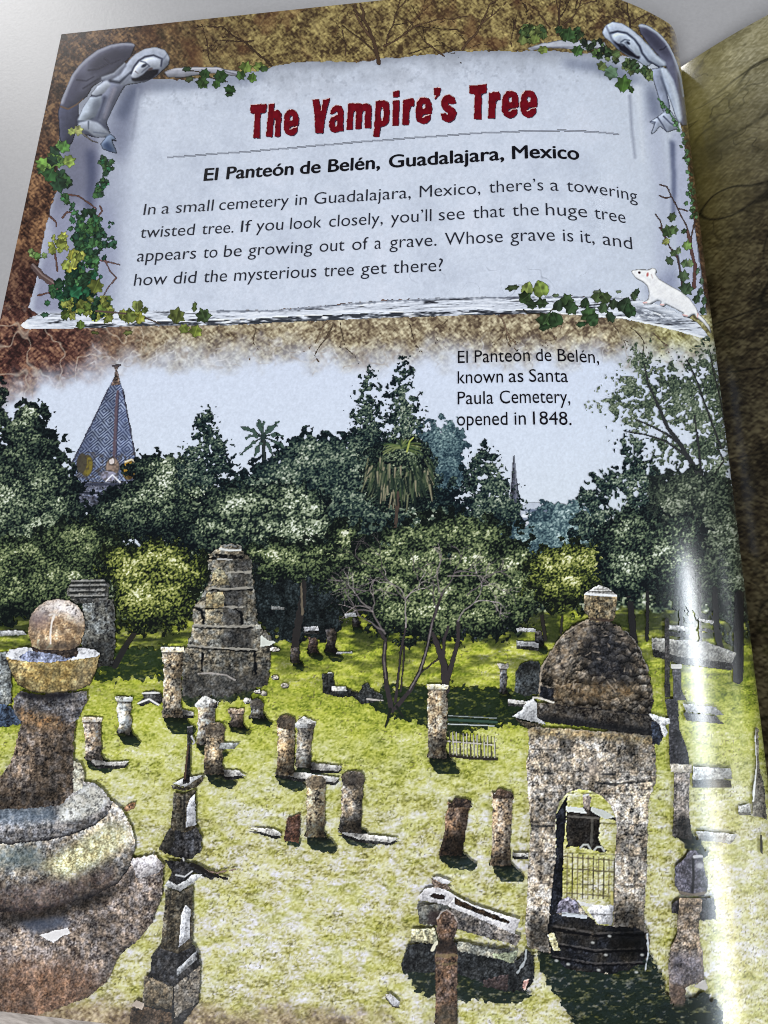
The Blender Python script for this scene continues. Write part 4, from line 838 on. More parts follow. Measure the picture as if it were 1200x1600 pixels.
tree((528, 574, 620, 720), spear(574, 584, 690, 26, 34, 5, -4, .9), LEAF_NAVY, 'narrow dark cypress with gaps, left one of the pair', 337, leaf=3.0, edge=.9, gaps=.4, edge_s=5, clump=8, bias=-.14)
tree((586, 570, 690, 740), spear(629, 572, 700, 30, 38, 8, 3, .7), LEAF_NAVY, 'narrow dark cypress, right and taller one of the pair', 341, leaf=3.2, edge=.8, gaps=.3, edge_s=6, bias=-.14, clump=8)
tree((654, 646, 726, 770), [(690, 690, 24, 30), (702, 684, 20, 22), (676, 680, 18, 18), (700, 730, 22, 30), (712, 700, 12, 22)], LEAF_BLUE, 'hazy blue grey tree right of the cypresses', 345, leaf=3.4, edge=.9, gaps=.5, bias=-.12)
def palm(k):
    X, Y = k.X, k.Y
    foliage(k, [(624, 722, 50, 36), (624, 752, 54, 40), (600, 770, 24, 24), (650, 768, 26, 26)], LEAF_DARK, 345, leaf=3, edge=.8, light=.4, bias=-.26, clump=9)
    k.line([(622, 770), (620, 800), (617, 838)], (70, 60, 54), 5, 7, 1, jit=1)
    r = np.random.RandomState(4)
    for i in range(240):
        a = r.uniform(-.2, math.pi + .2); rr = r.uniform(.35, 1); x = 624 + math.cos(a) * 52 * rr; y = 716 + math.sin(a) * 30 * rr; L = r.uniform(10, 26); y = y + r.uniform(0, 34)
        c = [(22, 32, 30), (40, 54, 44), (70, 82, 62), (104, 108, 84), (30, 42, 38), (132, 128, 106), (58, 72, 52)][r.randint(7)]
        k.line([(x, y), (x + r.normal(0, 3) + (x - 624) * .10, y + L)], c, 3.0, 1.6, .95, .8)
    for i in range(40):
        a = r.uniform(-math.pi, 0); L = r.uniform(18, 42); pts = [(628 + math.cos(a) * L * t, 700 + math.sin(a) * L * .75 * t + 13 * t * t) for t in np.linspace(0, 1, 5)]
        k.line(pts, [(50, 70, 46), (88, 104, 62), (38, 54, 42), (118, 128, 84)][r.randint(4)], 3.2, 1.4, .95, .8)
    k.line([(636, 706), (640, 690), (646, 684)], (150, 160, 84), 3, 2, lay=False)
k = Ink(552, 650, 700, 846); palm(k); emit(k, 'printed_palm_tree', page, 'shaggy palm with a skirt of drooping dead fronds')
tree((700, 700, 822, 850), spear(758, 704, 826, 44, 36, 11, 4, .55) + [(780, 800, 36, 34), (740, 820, 40, 26)], LEAF_NAVY, 'dark bushy conifer just left of the thin spire', 349, leaf=3.4, edge=.8, gaps=.25, edge_s=6, clump=8, bias=-.16)
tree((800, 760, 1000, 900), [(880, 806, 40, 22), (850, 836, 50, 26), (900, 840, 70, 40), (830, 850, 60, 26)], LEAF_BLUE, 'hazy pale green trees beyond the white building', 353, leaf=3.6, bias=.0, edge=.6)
tree((886, 740, 960, 900), spear(932, 744, 860, 40, 26, 14, 0, .5), LEAF_NAVY, 'short dark bushy tree right of the spire', 357, leaf=3.4, edge=.7, gaps=.3, bias=-.14)
tree((940, 678, 1042, 880), spear(985, 684, 806, 34, 30, 17, 4, .4) + [(1020, 746, 12, 16), (960, 752, 14, 16)], LEAF_NAVY, 'upright dark tree with a ragged spiky outline', 361, leaf=3.4, edge=.8, gaps=.4, edge_s=6, clump=8, bias=-.14)

def euc(k):
    br = (46, 48, 50)
    for L, a, b in [([(1112, 830), (1090, 740), (1062, 695), (1042, 668), (1026, 630), (1012, 600), (1006, 570)], 9, 2), ([(1062, 695), (1040, 678), (1012, 664), (990, 655)], 4, 1.6), ([(1072, 712), (1040, 690), (1010, 680), (972, 674)], 4, 1.5), ([(1100, 770), (1094, 730), (1090, 690), (1084, 650)], 5, 2), ([(1126, 700), (1100, 630), (1086, 590), (1072, 562)], 3.4, 1.6), ([(1146, 740), (1128, 640), (1112, 570), (1108, 548)], 3, 1.5), ([(1104, 760), (1130, 720), (1120, 700)], 3, 1.5)]: k.line(L, br, a, b, jit=.5)
def eucp(k): pass
sparse = [(1004, 580, 24, 34), (1034, 592, 22, 22), (990, 610, 26, 20), (962, 632, 30, 18), (938, 634, 16, 12), (1012, 632, 42, 26), (1052, 606, 26, 24), (1054, 640, 30, 22), (1078, 612, 26, 30), (1090, 650, 30, 40), (1116, 620, 26, 40), (1090, 572, 24, 18), (1112, 560, 20, 22), (1126, 680, 22, 40), (1040, 704, 26, 14), (1060, 712, 24, 12), (992, 660, 26, 9), (1018, 716, 10, 8), (1098, 700, 26, 34), (1124, 740, 20, 36), (1112, 590, 22, 30), (1134, 600, 14, 60)]
tree((906, 540, 1150, 860), sparse, [(0, (30, 40, 38)), (.35, (66, 80, 66)), (.65, (106, 118, 96)), (1, (168, 176, 162))], 'tall loose eucalyptus with thin leaning branches beside the fold', 365, post=euc, leaf=3.0, edge=1.3, gaps=1.5, edge_s=6, light=.1, bias=-.04, clump=8)
tree((1020, 728, 1180, 1010), [(1070, 770, 50, 36), (1100, 790, 60, 50), (1056, 800, 40, 40), (1120, 860, 60, 100), (1080, 880, 60, 80), (1150, 900, 40, 90)], [(0, (22, 28, 30)), (.4, (48, 58, 50)), (.7, (92, 102, 84)), (1, (158, 164, 148))], 'dark spreading tree filling the edge beside the fold', 369, leaf=3.6, light=.6, bias=-.04, edge=1.0)

# --- nearer trees
tree((-20, 800, 190, 990), [(120, 850, 70, 36), (150, 870, 50, 40), (40, 880, 80, 40), (90, 920, 90, 46), (10, 920, 50, 50)], LEAF_MID, None, 373, bias=-.14, light=.6, edge=.9)
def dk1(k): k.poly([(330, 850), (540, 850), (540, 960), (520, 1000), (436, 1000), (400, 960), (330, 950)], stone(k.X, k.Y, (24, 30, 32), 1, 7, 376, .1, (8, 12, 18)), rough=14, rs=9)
def tr1(k):
    k.line([(470, 850), (474, 930), (462, 1000), (460, 1030)], (42, 40, 40), 9, 14, .95, jit=1.5, lay=True); k.line([(470, 900), (473, 960)], (120, 110, 92), 3, 4, .7, jit=1, lay=False)
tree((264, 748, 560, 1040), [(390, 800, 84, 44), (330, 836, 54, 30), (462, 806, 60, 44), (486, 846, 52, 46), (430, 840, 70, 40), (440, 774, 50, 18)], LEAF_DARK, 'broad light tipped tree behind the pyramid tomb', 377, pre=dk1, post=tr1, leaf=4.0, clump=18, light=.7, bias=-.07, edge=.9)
tree((388, 838, 566, 930), [(440, 876, 54, 28), (410, 868, 26, 16), (500, 880, 50, 34), (536, 856, 26, 40)], LEAF_MID, None, 381, leaf=3.6, light=.9, bias=-.06, edge=.9)
def bushtrunk(k):
    k.line([(232, 930), (214, 985), (192, 1016)], (40, 38, 36), 6, 9); k.line([(214, 985), (240, 960), (266, 955)], (46, 44, 40), 5, 4); k.line([(198, 1008), (180, 1040)], (36, 36, 36), 9, 10)
def bushshade(k): shadow(k, [(150, 1032), (180, 1010), (270, 1012), (300, 1030), (280, 1056), (220, 1062), (150, 1066)], .34, 7, 3)
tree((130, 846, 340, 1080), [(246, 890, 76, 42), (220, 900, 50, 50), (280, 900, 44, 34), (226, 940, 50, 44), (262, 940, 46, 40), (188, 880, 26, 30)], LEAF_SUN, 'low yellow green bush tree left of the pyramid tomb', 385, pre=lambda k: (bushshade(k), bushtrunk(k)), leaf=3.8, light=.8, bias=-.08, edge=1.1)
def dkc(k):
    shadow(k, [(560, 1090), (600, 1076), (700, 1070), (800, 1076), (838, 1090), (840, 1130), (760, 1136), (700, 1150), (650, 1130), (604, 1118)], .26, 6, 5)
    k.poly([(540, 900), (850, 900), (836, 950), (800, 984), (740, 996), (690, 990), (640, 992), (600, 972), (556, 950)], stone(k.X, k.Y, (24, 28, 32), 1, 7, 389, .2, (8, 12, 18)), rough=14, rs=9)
def brc(k):
    T = (52, 48, 50)
    for L, a, b in [([(612, 1110), (604, 1070), (600, 1030), (602, 1000), (590, 980)], 8, 5), ([(618, 1106), (640, 1080), (656, 1050), (668, 1010), (676, 970), (690, 930)], 7, 4), ([(654, 1054), (672, 1040), (684, 1030)], 3, 2), ([(618, 1096), (622, 1060), (626, 1020), (634, 980)], 4.5, 3), ([(626, 1080), (630, 1040), (632, 1010)], 3, 2.5), ([(696, 1078), (694, 1040), (684, 1010), (676, 990)], 13, 6), ([(698, 1066), (708, 1030), (716, 1000), (716, 970)], 8, 5), ([(692, 1030), (694, 1000), (700, 980)], 6, 4)]: k.line(L, T, a, b, jit=.7)
    k.line([(603, 1060), (600, 1030), (602, 1004)], (112, 104, 102), 2, 2, .8, jit=.6, lay=False); k.line([(640, 1078), (656, 1050), (668, 1010), (676, 970)], (118, 112, 114), 2, 2, .8, jit=.6, lay=False)
    k.line([(610, 1108), (606, 1126), (602, 1136)], (30, 34, 30), 5, 3); k.line([(620, 1104), (630, 1120)], (30, 34, 30), 4, 3)
    for i, (x, y, a, L, w, d) in enumerate([(602, 990, -1.9, 40, 3, 3), (600, 985, -2.5, 46, 2.6, 3), (634, 980, -1.5, 44, 2.6, 3), (676, 970, -1.2, 44, 3, 3), (690, 930, -1.7, 36, 2.6, 3), (690, 930, -.8, 40, 2.6, 3), (716, 970, -1.2, 40, 2.6, 3), (640, 940, -2.6, 50, 2.2, 3), (700, 900, -.4, 50, 2, 2), (620, 930, -2.9, 50, 2, 2), (580, 950, -2.8, 36, 2, 2), (730, 930, -.9, 40, 2.2, 2)]):
        twigs(k, x, y, a, L, w, d, [(128, 120, 120), (100, 94, 96), (150, 142, 142), (84, 78, 80)][i % 4], .6, .3, 400 + i, .8)
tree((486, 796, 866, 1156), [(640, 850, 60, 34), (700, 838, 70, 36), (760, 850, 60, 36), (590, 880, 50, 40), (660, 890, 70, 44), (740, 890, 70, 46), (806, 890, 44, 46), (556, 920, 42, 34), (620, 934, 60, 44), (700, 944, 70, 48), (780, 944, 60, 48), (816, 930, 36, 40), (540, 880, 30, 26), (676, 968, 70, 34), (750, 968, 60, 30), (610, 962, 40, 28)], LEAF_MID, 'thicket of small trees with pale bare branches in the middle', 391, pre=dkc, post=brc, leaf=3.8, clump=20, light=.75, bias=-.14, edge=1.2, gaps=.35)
tree((846, 846, 1000, 1010), [(900, 890, 56, 40), (930, 876, 30, 24), (880, 920, 46, 34), (850, 900, 30, 40)], LEAF_SUN, 'yellow green tree behind the domed tomb', 395, leaf=3.6, light=.8, bias=-.1, edge=1.0, pre=lambda k: (k.line([(846, 960), (852, 1000)], (40, 38, 36), 6, 6), k.line([(880, 940), (876, 990)], (44, 42, 40), 4, 4)))
def trunks(k):
    for L, a in [([(984, 880), (984, 940), (990, 1005)], 10), ([(1012, 890), (1010, 1000)], 5), ([(1062, 900), (1064, 1000)], 6), ([(1116, 920), (1118, 980), (1126, 1020)], 9), ([(1154, 930), (1152, 1060)], 15), ([(1092, 910), (1094, 1010)], 4)]: k.line(L, (34, 34, 36), a, a * 1.1, jit=1)
tree((946, 800, 1190, 1070), [(1000, 850, 66, 50), (980, 890, 46, 40), (1040, 880, 50, 50), (1060, 840, 40, 36)], LEAF_DARK, 'dark leafy tree right of the domed tomb', 399, leaf=3.8, light=.7, bias=-.06, edge=1.0, pre=trunks)

Ink.relief = (3.6, .55)
# --- stones on the lawn
def slab(k, top, edge=None, c=(196, 194, 190), seed=0):
    if edge: k.poly(edge, stone(k.X, k.Y, (42, 42, 42), 1, 5, seed + 3, .2, (10, 12, 14)), rough=1, seed=seed)
    k.poly(top, stone(k.X, k.Y, c, .55, 8, seed, .2), rough=1.0, seed=seed + 1)
GS = 'gravestones on the printed lawn'
def gravestone(xl, xr, yt, yb, lean=0, base=(138, 128, 114), cap='flat', seed=0, dark=.24, label=None, slabs=(), side=.36, wide=0):
    k = Ink(xl - 22 + min(lean, 0), yt - 10, xr + 28 + max(lean, 0), yb + 24)
    for s_ in slabs:
        x0 = min(p[0] for p in s_); x1 = max(p[0] for p in s_); y1 = max(p[1] for p in s_)
        if x0 < k.X[0, 0] + 4 or x1 > k.X[0, -1] - 4 or y1 > k.Y[-1, 0] - 8: k = Ink(min(x0 - 6, xl - 22), yt - 10, max(x1 + 8, xr + 28), max(y1 + 12, yb + 24))
    X, Y = k.X, k.Y; h = yb - yt; w_ = xr - xl
    shadow(k, [(xl - 2, yb - 6), (xr, yb - 7), (xr + .7 * w_, yb + .14 * h + 5), (xr + .45 * w_, yb + .20 * h + 8), (xl + .55 * w_, yb + .17 * h + 6), (xl + .15 * w_, yb + .08 * h + 3)], .24, 2, seed)
    for s_ in slabs: slab(k, s_, [(x, y + 5) for x, y in s_], seed=seed + 7)
    base = tuple(min(215, b * 1.16) for b in base)
    rr = np.random.RandomState(seed); j = lambda a=1.5: rr.uniform(-a, a)
    body = [(xl + lean + j(), yt + j()), (xr + lean + j(), yt + 2 + j(2.5)), (xr + lean * .6 + j(2), yt + h * .35), (xr + lean * .3 + j(2), yt + h * .7), (xr + wide + j(), yb), (xl - wide + j(), yb - 1), (xl + lean * .35 + j(2), yt + h * .62), (xl + lean * .7 + j(2), yt + h * .3)]
    tex = stone(X, Y, base, 1, 9, seed, .8); k.poly(body, tex, rough=2.2, seed=seed)
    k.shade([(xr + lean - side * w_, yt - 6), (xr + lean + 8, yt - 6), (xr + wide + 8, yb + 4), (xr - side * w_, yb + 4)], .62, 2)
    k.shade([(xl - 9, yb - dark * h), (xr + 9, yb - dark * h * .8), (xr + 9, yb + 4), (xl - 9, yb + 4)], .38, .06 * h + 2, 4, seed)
    if cap == 'flat':
        k.poly([(xl + lean - 3, yt - 2), (xr + lean + 3, yt - 1), (xr + lean + 2, yt + 7), (xl + lean - 2, yt + 7)], stone(X, Y, tuple(min(230, b * 1.35) for b in base), .8, 6, seed + 4, .5), rough=1.2, seed=seed); k.line([(xl + lean - 1, yt + 8), (xr + lean + 1, yt + 8)], (44, 40, 38), 2, 2, .6, lay=False)
    elif cap == 'round':
        k.poly([((xl + xr) / 2 + lean + w_ * .54 * math.cos(t), yt + 4 + w_ * .42 * math.sin(t)) for t in np.linspace(0, 6.28, 14)], stone(X, Y, tuple(b * .8 for b in base), 1, 6, seed + 3, .6), rough=1.6, seed=seed); k.tint([(xl + lean - 4, yt - 8), (xr + lean + 4, yt - 8), (xr + lean, yt + 14), (xl + lean, yt + 12)], (44, 40, 38), .6, 3, 3, seed)
    elif cap == 'gable':
        m_ = (xl + xr) / 2 + lean
        k.poly([(xl + lean - 4, yt + 8), (m_ - 2, yt - 6), (xr + lean + 5, yt + 4), (xr + lean + 3, yt + 12), (xl + lean - 2, yt + 14)], stone(X, Y, (186, 186, 184), .6, 6, seed + 4, .3), rough=1)
        k.poly([(m_ + 3, yt + 8), (xr + lean + 4, yt + 4), (xr + lean + 2, yt + 15), (m_ + 5, yt + 15)], stone(X, Y, (70, 66, 62), 1, 5, seed + 5), rough=1)
    elif cap == 'broken':
        k.poly([(xl + lean - 1, yt + 10), (xl + lean + .3 * w_, yt - 7), (xr + lean - 2, yt - 3), (xr + lean + 2, yt + 8)], stone(X, Y, (62, 52, 46), 1, 6, seed + 4, .6), rough=2, seed=seed)
    return emit(k, 'printed_gravestone', page, label, GS)
# far, half hidden in the shade of the trees
for (a, b, c, d, sd, bs) in [(508, 525, 982, 1020, 411, (60, 56, 54)), (482, 496, 995, 1020, 413, (92, 78, 72)), (455, 468, 1010, 1036, 415, (64, 60, 58)), (551, 562, 964, 980, 417, (66, 62, 60)), (836, 848, 985, 1010, 419, (70, 70, 72))]:
    gravestone(a, b, c, d, 0, bs, None, sd, .4)
def slabs(name, label, L, seed):
    x0 = min(p[0] for s_ in L for p in s_[0]) - 8; x1 = max(p[0] for s_ in L for p in s_[0]) + 8; y0 = min(p[1] for s_ in L for p in s_[0]) - 6; y1 = max(p[1] for s_ in L for p in s_[0]) + 12
    k = Ink(x0, y0, x1, y1)
    for i, (top, dy, c) in enumerate(L): slab(k, top, [(x, y + dy) for x, y in top] if dy else None, tuple(v_ * .76 for v_ in c), seed + i)
    return emit(k, name, page, label, 'grave slabs in the printed photograph')
W_ = (212, 214, 218)
for i, L in enumerate([[([(474, 979), (498, 978), (500, 985), (476, 986)], 6, W_)], [([(526, 1018), (550, 1017), (552, 1021), (526, 1023)], 0, W_)], [([(538, 958), (556, 956), (558, 964), (540, 966)], 0, W_)], [([(806, 1000), (842, 1004), (842, 1012), (806, 1008)], 6, W_)], [([(806, 980), (836, 982), (838, 988), (808, 988)], 0, W_)], [([(424, 946), (446, 948), (446, 953), (424, 953)], 0, (170, 172, 170))]]):
    slabs('printed_grave_slab', None, L, 430 + i)
k = Ink(498, 1044, 610, 1106)
k.poly([(504, 1052), (522, 1050), (523, 1072), (540, 1074), (560, 1082), (566, 1072), (574, 1066), (580, 1076), (596, 1084), (600, 1094), (566, 1100), (552, 1088), (530, 1090), (502, 1082)], stone(k.X, k.Y, (40, 42, 42), 1, 6, 441, .3, (10, 12, 14)), rough=2)
k.poly([(518, 1072), (540, 1072), (542, 1080), (520, 1080)], stone(k.X, k.Y, (200, 200, 196), .5, 5, 443), rough=1); k.line([(504, 1051), (520, 1050)], (200, 200, 200), 3, 3, lay=False); k.line([(574, 1092), (598, 1095)], (166, 162, 158), 3, 3, lay=False)
emit(k, 'printed_broken_grave', page, 'dark broken grave with a square stump and a pale slab left of the thicket')
k = Ink(800, 1026, 850, 1092); k.poly([(803, 1080), (806, 1050), (814, 1036), (828, 1032), (842, 1034), (848, 1050), (848, 1084), (820, 1088)], stone(k.X, k.Y, (58, 62, 64), 1, 8, 445, .3), rough=2); k.shade([(806, 1052), (840, 1046), (842, 1034), (814, 1032)], .6, 2)
emit(k, 'printed_boulder', page, 'dark rounded headstone beside the dome')
gravestone(780, 792, 1038, 1084, 0, (96, 94, 92), 'flat', 447, .25, None, [[(794, 1092), (828, 1096), (824, 1101), (794, 1098)]])
k = Ink(694, 1108, 812, 1196); X, Y = k.X, k.Y
k.line([(700, 1118), (776, 1122)], (150, 160, 160), 2, 2); k.line([(700, 1131), (772, 1134)], (188, 196, 196), 2.4, 2.4); k.line([(700, 1124), (776, 1128)], (52, 74, 64), 5, 5)
for i in range(14): k.line([(702 + i * 5.4, 1142 + i * .8), (703 + i * 5.4, 1181 + i * .3)], (210, 206, 200) if i % 3 else (90, 86, 80), 1.7, 1.7)
k.line([(700, 1180), (740, 1185), (776, 1186)], (44, 40, 36), 4, 4); k.line([(700, 1158), (774, 1164)], (196, 190, 182), 2, 2, jit=.8)
emit(k, 'printed_fence', page, 'pale low railing beside the tall gravestone')

k = Ink(98, 898, 192, 1050); X, Y = k.X, k.Y
k.poly([(130, 938), (180, 936), (182, 1000), (178, 1040), (150, 1044), (128, 1020)], stone(X, Y, (104, 106, 104), 1, 8, 451, .4), rough=2)
k.poly([(104, 928), (112, 906), (164, 904), (172, 914), (170, 940), (120, 944)], stone(X, Y, (92, 92, 90), 1, 7, 453, .3), rough=2)
for y in (911, 918, 926, 934): k.line([(110, y), (166, y - 1)], (34, 36, 36), 3.2, 3.2, .9, jit=1, lay=False); k.line([(110, y - 3), (164, y - 4)], (160, 160, 156), 2, 2, .7, jit=.8, lay=False)
k.shade([(128, 1000), (184, 990), (184, 1050), (128, 1050)], .5, 8)
emit(k, 'printed_tomb', page, 'grey tomb with a ribbed slatted top behind the ball monument')
slabs('printed_grave_slab', None, [([(-18, 986), (36, 984), (44, 992), (-18, 996)], 26, (206, 208, 210))], 455)
k = Ink(-20, 1012, 46, 1150); k.poly([(-20, 1022), (10, 1018), (20, 1030), (20, 1100), (-20, 1104)], stone(k.X, k.Y, (112, 116, 116), 1, 8, 457, .3), rough=2); k.poly([(-20, 1104), (10, 1100), (34, 1112), (36, 1130), (-20, 1142)], stone(k.X, k.Y, (58, 70, 88), 1, 7, 459, .2), rough=3)
emit(k, 'printed_tomb', page, 'grey block of a tomb cut by the left edge of the page')

k = Ink(272, 842, 446, 1108); T = Z(5.93, 260, 840); X, Y = k.X, k.Y
shadow(k, T([(140, 1450), (900, 1400), (760, 1480), (460, 1560), (160, 1560)]), .3, 5, 7)
k.relief = (6, .5); ru = stone(X, Y, (94, 91, 83), 1, 8, 461, .7, (20, 22, 24)); drk = stone(X, Y, (54, 54, 54), 1, 7, 465, .4, (8, 10, 14))
k.poly(T([(150, 1470), (150, 1050), (200, 1000), (240, 840), (260, 640), (330, 560), (380, 440), (420, 330), (380, 250), (390, 150), (480, 120), (500, 70), (600, 55), (690, 70), (720, 150), (800, 200), (800, 330), (830, 480), (830, 640), (850, 780), (890, 830), (1020, 960), (970, 1030), (960, 1200), (940, 1380), (700, 1420), (600, 1470)]), ru, rough=3.5, seed=9)
k.tint(T([(560, 470), (620, 330), (700, 200), (780, 260), (720, 480), (700, 800), (800, 830), (820, 1040), (520, 1010), (540, 640)]), drk, .8, 3, 3, 3)
k.tint(T([(150, 1250), (940, 1250), (940, 1400), (560, 1500), (150, 1500)]), drk, .75, 6, 3, 4)
for L in ([(270, 830), (560, 840), (800, 830)], [(180, 1010), (560, 1040), (830, 1050)], [(420, 480), (560, 490), (800, 480)], [(360, 300), (430, 310)], [(380, 195), (700, 190)], [(470, 165), (640, 175)], [(340, 1080), (330, 1230)], [(250, 640), (330, 680), (350, 790)], [(370, 655), (520, 660)], [(640, 660), (700, 700), (700, 800)], [(820, 1050), (830, 1250)], [(230, 700), (240, 800)]): k.line(T(L), (10, 12, 16), 4, 4, .92, jit=1.5, lay=False)
for L in ([(250, 818), (560, 826), (820, 816)], [(160, 998), (560, 1026), (840, 1036)], [(400, 468), (560, 478), (800, 468)], [(240, 632), (520, 640), (700, 648)], [(400, 318), (560, 326), (780, 320)]): k.line(T(L), (168, 164, 154), 3.4, 3, .75, jit=1.6, lay=False)
k.poly(T([(370, 510), (530, 500), (540, 650), (360, 655)]), stone(X, Y, (150, 138, 108), 1, 7, 467, .8), .9, 1.5); k.poly(T([(360, 670), (530, 665), (510, 800), (370, 790)]), stone(X, Y, (134, 128, 112), 1, 7, 469, .7), .9, 1.5)
k.poly(T([(420, 440), (430, 330), (500, 270), (560, 340), (590, 440)]), stone(X, Y, (126, 120, 98), 1, 6, 471, .7), .85, 2)
k.line(T([(500, 105), (580, 120), (690, 118)]), (206, 208, 206), 4, 3.4, .95, jit=.8, lay=False); k.line(T([(480, 200), (610, 205)]), (170, 170, 168), 3, 2.4, .9, jit=.8, lay=False); k.line(T([(300, 1260), (420, 1255), (560, 1275), (640, 1320)]), (172, 166, 162), 2.6, 2.4, .8, jit=.8, lay=False); k.line(T([(550, 80), (600, 65), (650, 90)]), (130, 134, 136), 3, 2.4, .9, jit=.8, lay=False)
k.poly(T([(880, 900), (940, 950), (1025, 965), (960, 1000), (870, 1010)]), (208, 212, 204), .95, 1); k.poly(T([(800, 810), (880, 800), (890, 840), (830, 850)]), stone(X, Y, (176, 172, 160), .7, 5, 473), .9, 1)
emit(k, 'printed_pyramid_tomb', page, 'dark ruined stepped tomb narrowing to a broken top')
for i, (x, y, rx, ry) in enumerate([(430, 1058, 7, 4), (445, 1071, 8, 5), (412, 1083, 7, 5), (386, 1094, 9, 5), (402, 1080, 6, 4), (430, 1014, 10, 4)]):
    k = Ink(x - rx - 4, y - ry - 4, x + rx + 4, y + ry + 6); R_ = np.random.RandomState(i); q_ = [(x + rx * R_.uniform(.7, 1.1) * math.cos(t), y + ry * R_.uniform(.7, 1.1) * math.sin(t)) for t in np.linspace(0, 5.5, 7)]; k.poly([(a + 1, b + 2) for a, b in q_], (50, 52, 46), 1, 1); k.poly(q_, stone(k.X, k.Y, (190, 184, 174), .8, 5, i + 40, .4), 1, .8); emit(k, 'printed_rock', page, None, 'loose stones on the printed lawn')

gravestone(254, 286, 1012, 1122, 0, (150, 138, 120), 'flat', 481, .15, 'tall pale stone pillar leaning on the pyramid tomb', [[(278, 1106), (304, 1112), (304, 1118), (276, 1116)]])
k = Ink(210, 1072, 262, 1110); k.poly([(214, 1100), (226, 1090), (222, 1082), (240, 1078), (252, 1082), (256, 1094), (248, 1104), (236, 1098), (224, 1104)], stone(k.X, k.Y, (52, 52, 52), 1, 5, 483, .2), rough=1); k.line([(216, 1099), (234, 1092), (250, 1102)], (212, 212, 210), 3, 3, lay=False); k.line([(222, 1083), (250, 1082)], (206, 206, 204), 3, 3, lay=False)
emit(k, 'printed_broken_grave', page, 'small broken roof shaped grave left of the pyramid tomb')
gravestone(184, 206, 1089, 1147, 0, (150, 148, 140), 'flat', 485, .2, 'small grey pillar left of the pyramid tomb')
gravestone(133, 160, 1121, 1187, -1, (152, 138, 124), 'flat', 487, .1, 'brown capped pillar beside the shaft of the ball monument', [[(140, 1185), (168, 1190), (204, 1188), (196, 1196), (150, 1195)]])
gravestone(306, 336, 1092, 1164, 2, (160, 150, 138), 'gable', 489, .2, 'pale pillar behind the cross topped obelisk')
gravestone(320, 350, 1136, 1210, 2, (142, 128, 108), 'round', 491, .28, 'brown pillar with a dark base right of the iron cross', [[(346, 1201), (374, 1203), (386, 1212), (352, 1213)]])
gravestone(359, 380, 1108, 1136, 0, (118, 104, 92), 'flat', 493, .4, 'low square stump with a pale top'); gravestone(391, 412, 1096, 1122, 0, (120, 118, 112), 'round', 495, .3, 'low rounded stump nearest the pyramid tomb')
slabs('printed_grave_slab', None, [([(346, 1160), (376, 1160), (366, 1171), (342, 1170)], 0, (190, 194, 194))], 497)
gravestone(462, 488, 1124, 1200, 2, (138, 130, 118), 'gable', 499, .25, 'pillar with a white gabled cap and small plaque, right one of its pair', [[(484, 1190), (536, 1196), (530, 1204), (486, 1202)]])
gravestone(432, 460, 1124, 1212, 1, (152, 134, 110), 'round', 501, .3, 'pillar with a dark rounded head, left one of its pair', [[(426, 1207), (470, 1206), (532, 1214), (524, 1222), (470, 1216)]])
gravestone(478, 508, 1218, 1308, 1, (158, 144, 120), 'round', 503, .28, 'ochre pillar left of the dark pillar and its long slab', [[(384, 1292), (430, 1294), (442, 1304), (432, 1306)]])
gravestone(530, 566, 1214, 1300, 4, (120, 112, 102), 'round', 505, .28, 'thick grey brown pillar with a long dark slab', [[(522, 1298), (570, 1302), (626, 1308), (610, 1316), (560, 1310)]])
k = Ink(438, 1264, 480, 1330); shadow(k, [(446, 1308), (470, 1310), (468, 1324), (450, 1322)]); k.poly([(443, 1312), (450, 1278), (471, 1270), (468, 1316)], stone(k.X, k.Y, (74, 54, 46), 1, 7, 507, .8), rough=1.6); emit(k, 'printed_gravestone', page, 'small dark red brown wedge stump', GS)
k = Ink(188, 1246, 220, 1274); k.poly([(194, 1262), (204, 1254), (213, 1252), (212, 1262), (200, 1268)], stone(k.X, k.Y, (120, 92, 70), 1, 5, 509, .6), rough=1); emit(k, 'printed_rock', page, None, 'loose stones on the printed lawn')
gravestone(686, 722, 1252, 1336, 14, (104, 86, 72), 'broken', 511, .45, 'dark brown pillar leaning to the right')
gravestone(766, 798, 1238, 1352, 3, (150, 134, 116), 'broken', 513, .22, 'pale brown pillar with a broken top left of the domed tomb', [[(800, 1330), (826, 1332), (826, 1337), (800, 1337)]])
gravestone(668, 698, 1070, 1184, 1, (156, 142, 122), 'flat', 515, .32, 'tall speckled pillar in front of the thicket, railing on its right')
k = Ink(596, 1548, 632, 1580); k.poly([(602, 1552), (610, 1550), (626, 1564), (622, 1572), (612, 1570)], stone(k.X, k.Y, (196, 194, 196), .5, 5, 517), rough=.8); k.line([(603, 1557), (614, 1571), (624, 1572)], (66, 62, 52), 2, 2); emit(k, 'printed_rock', page, 'small pale stone on the bare ground at the foot of the photograph', 'loose stones on the printed lawn')

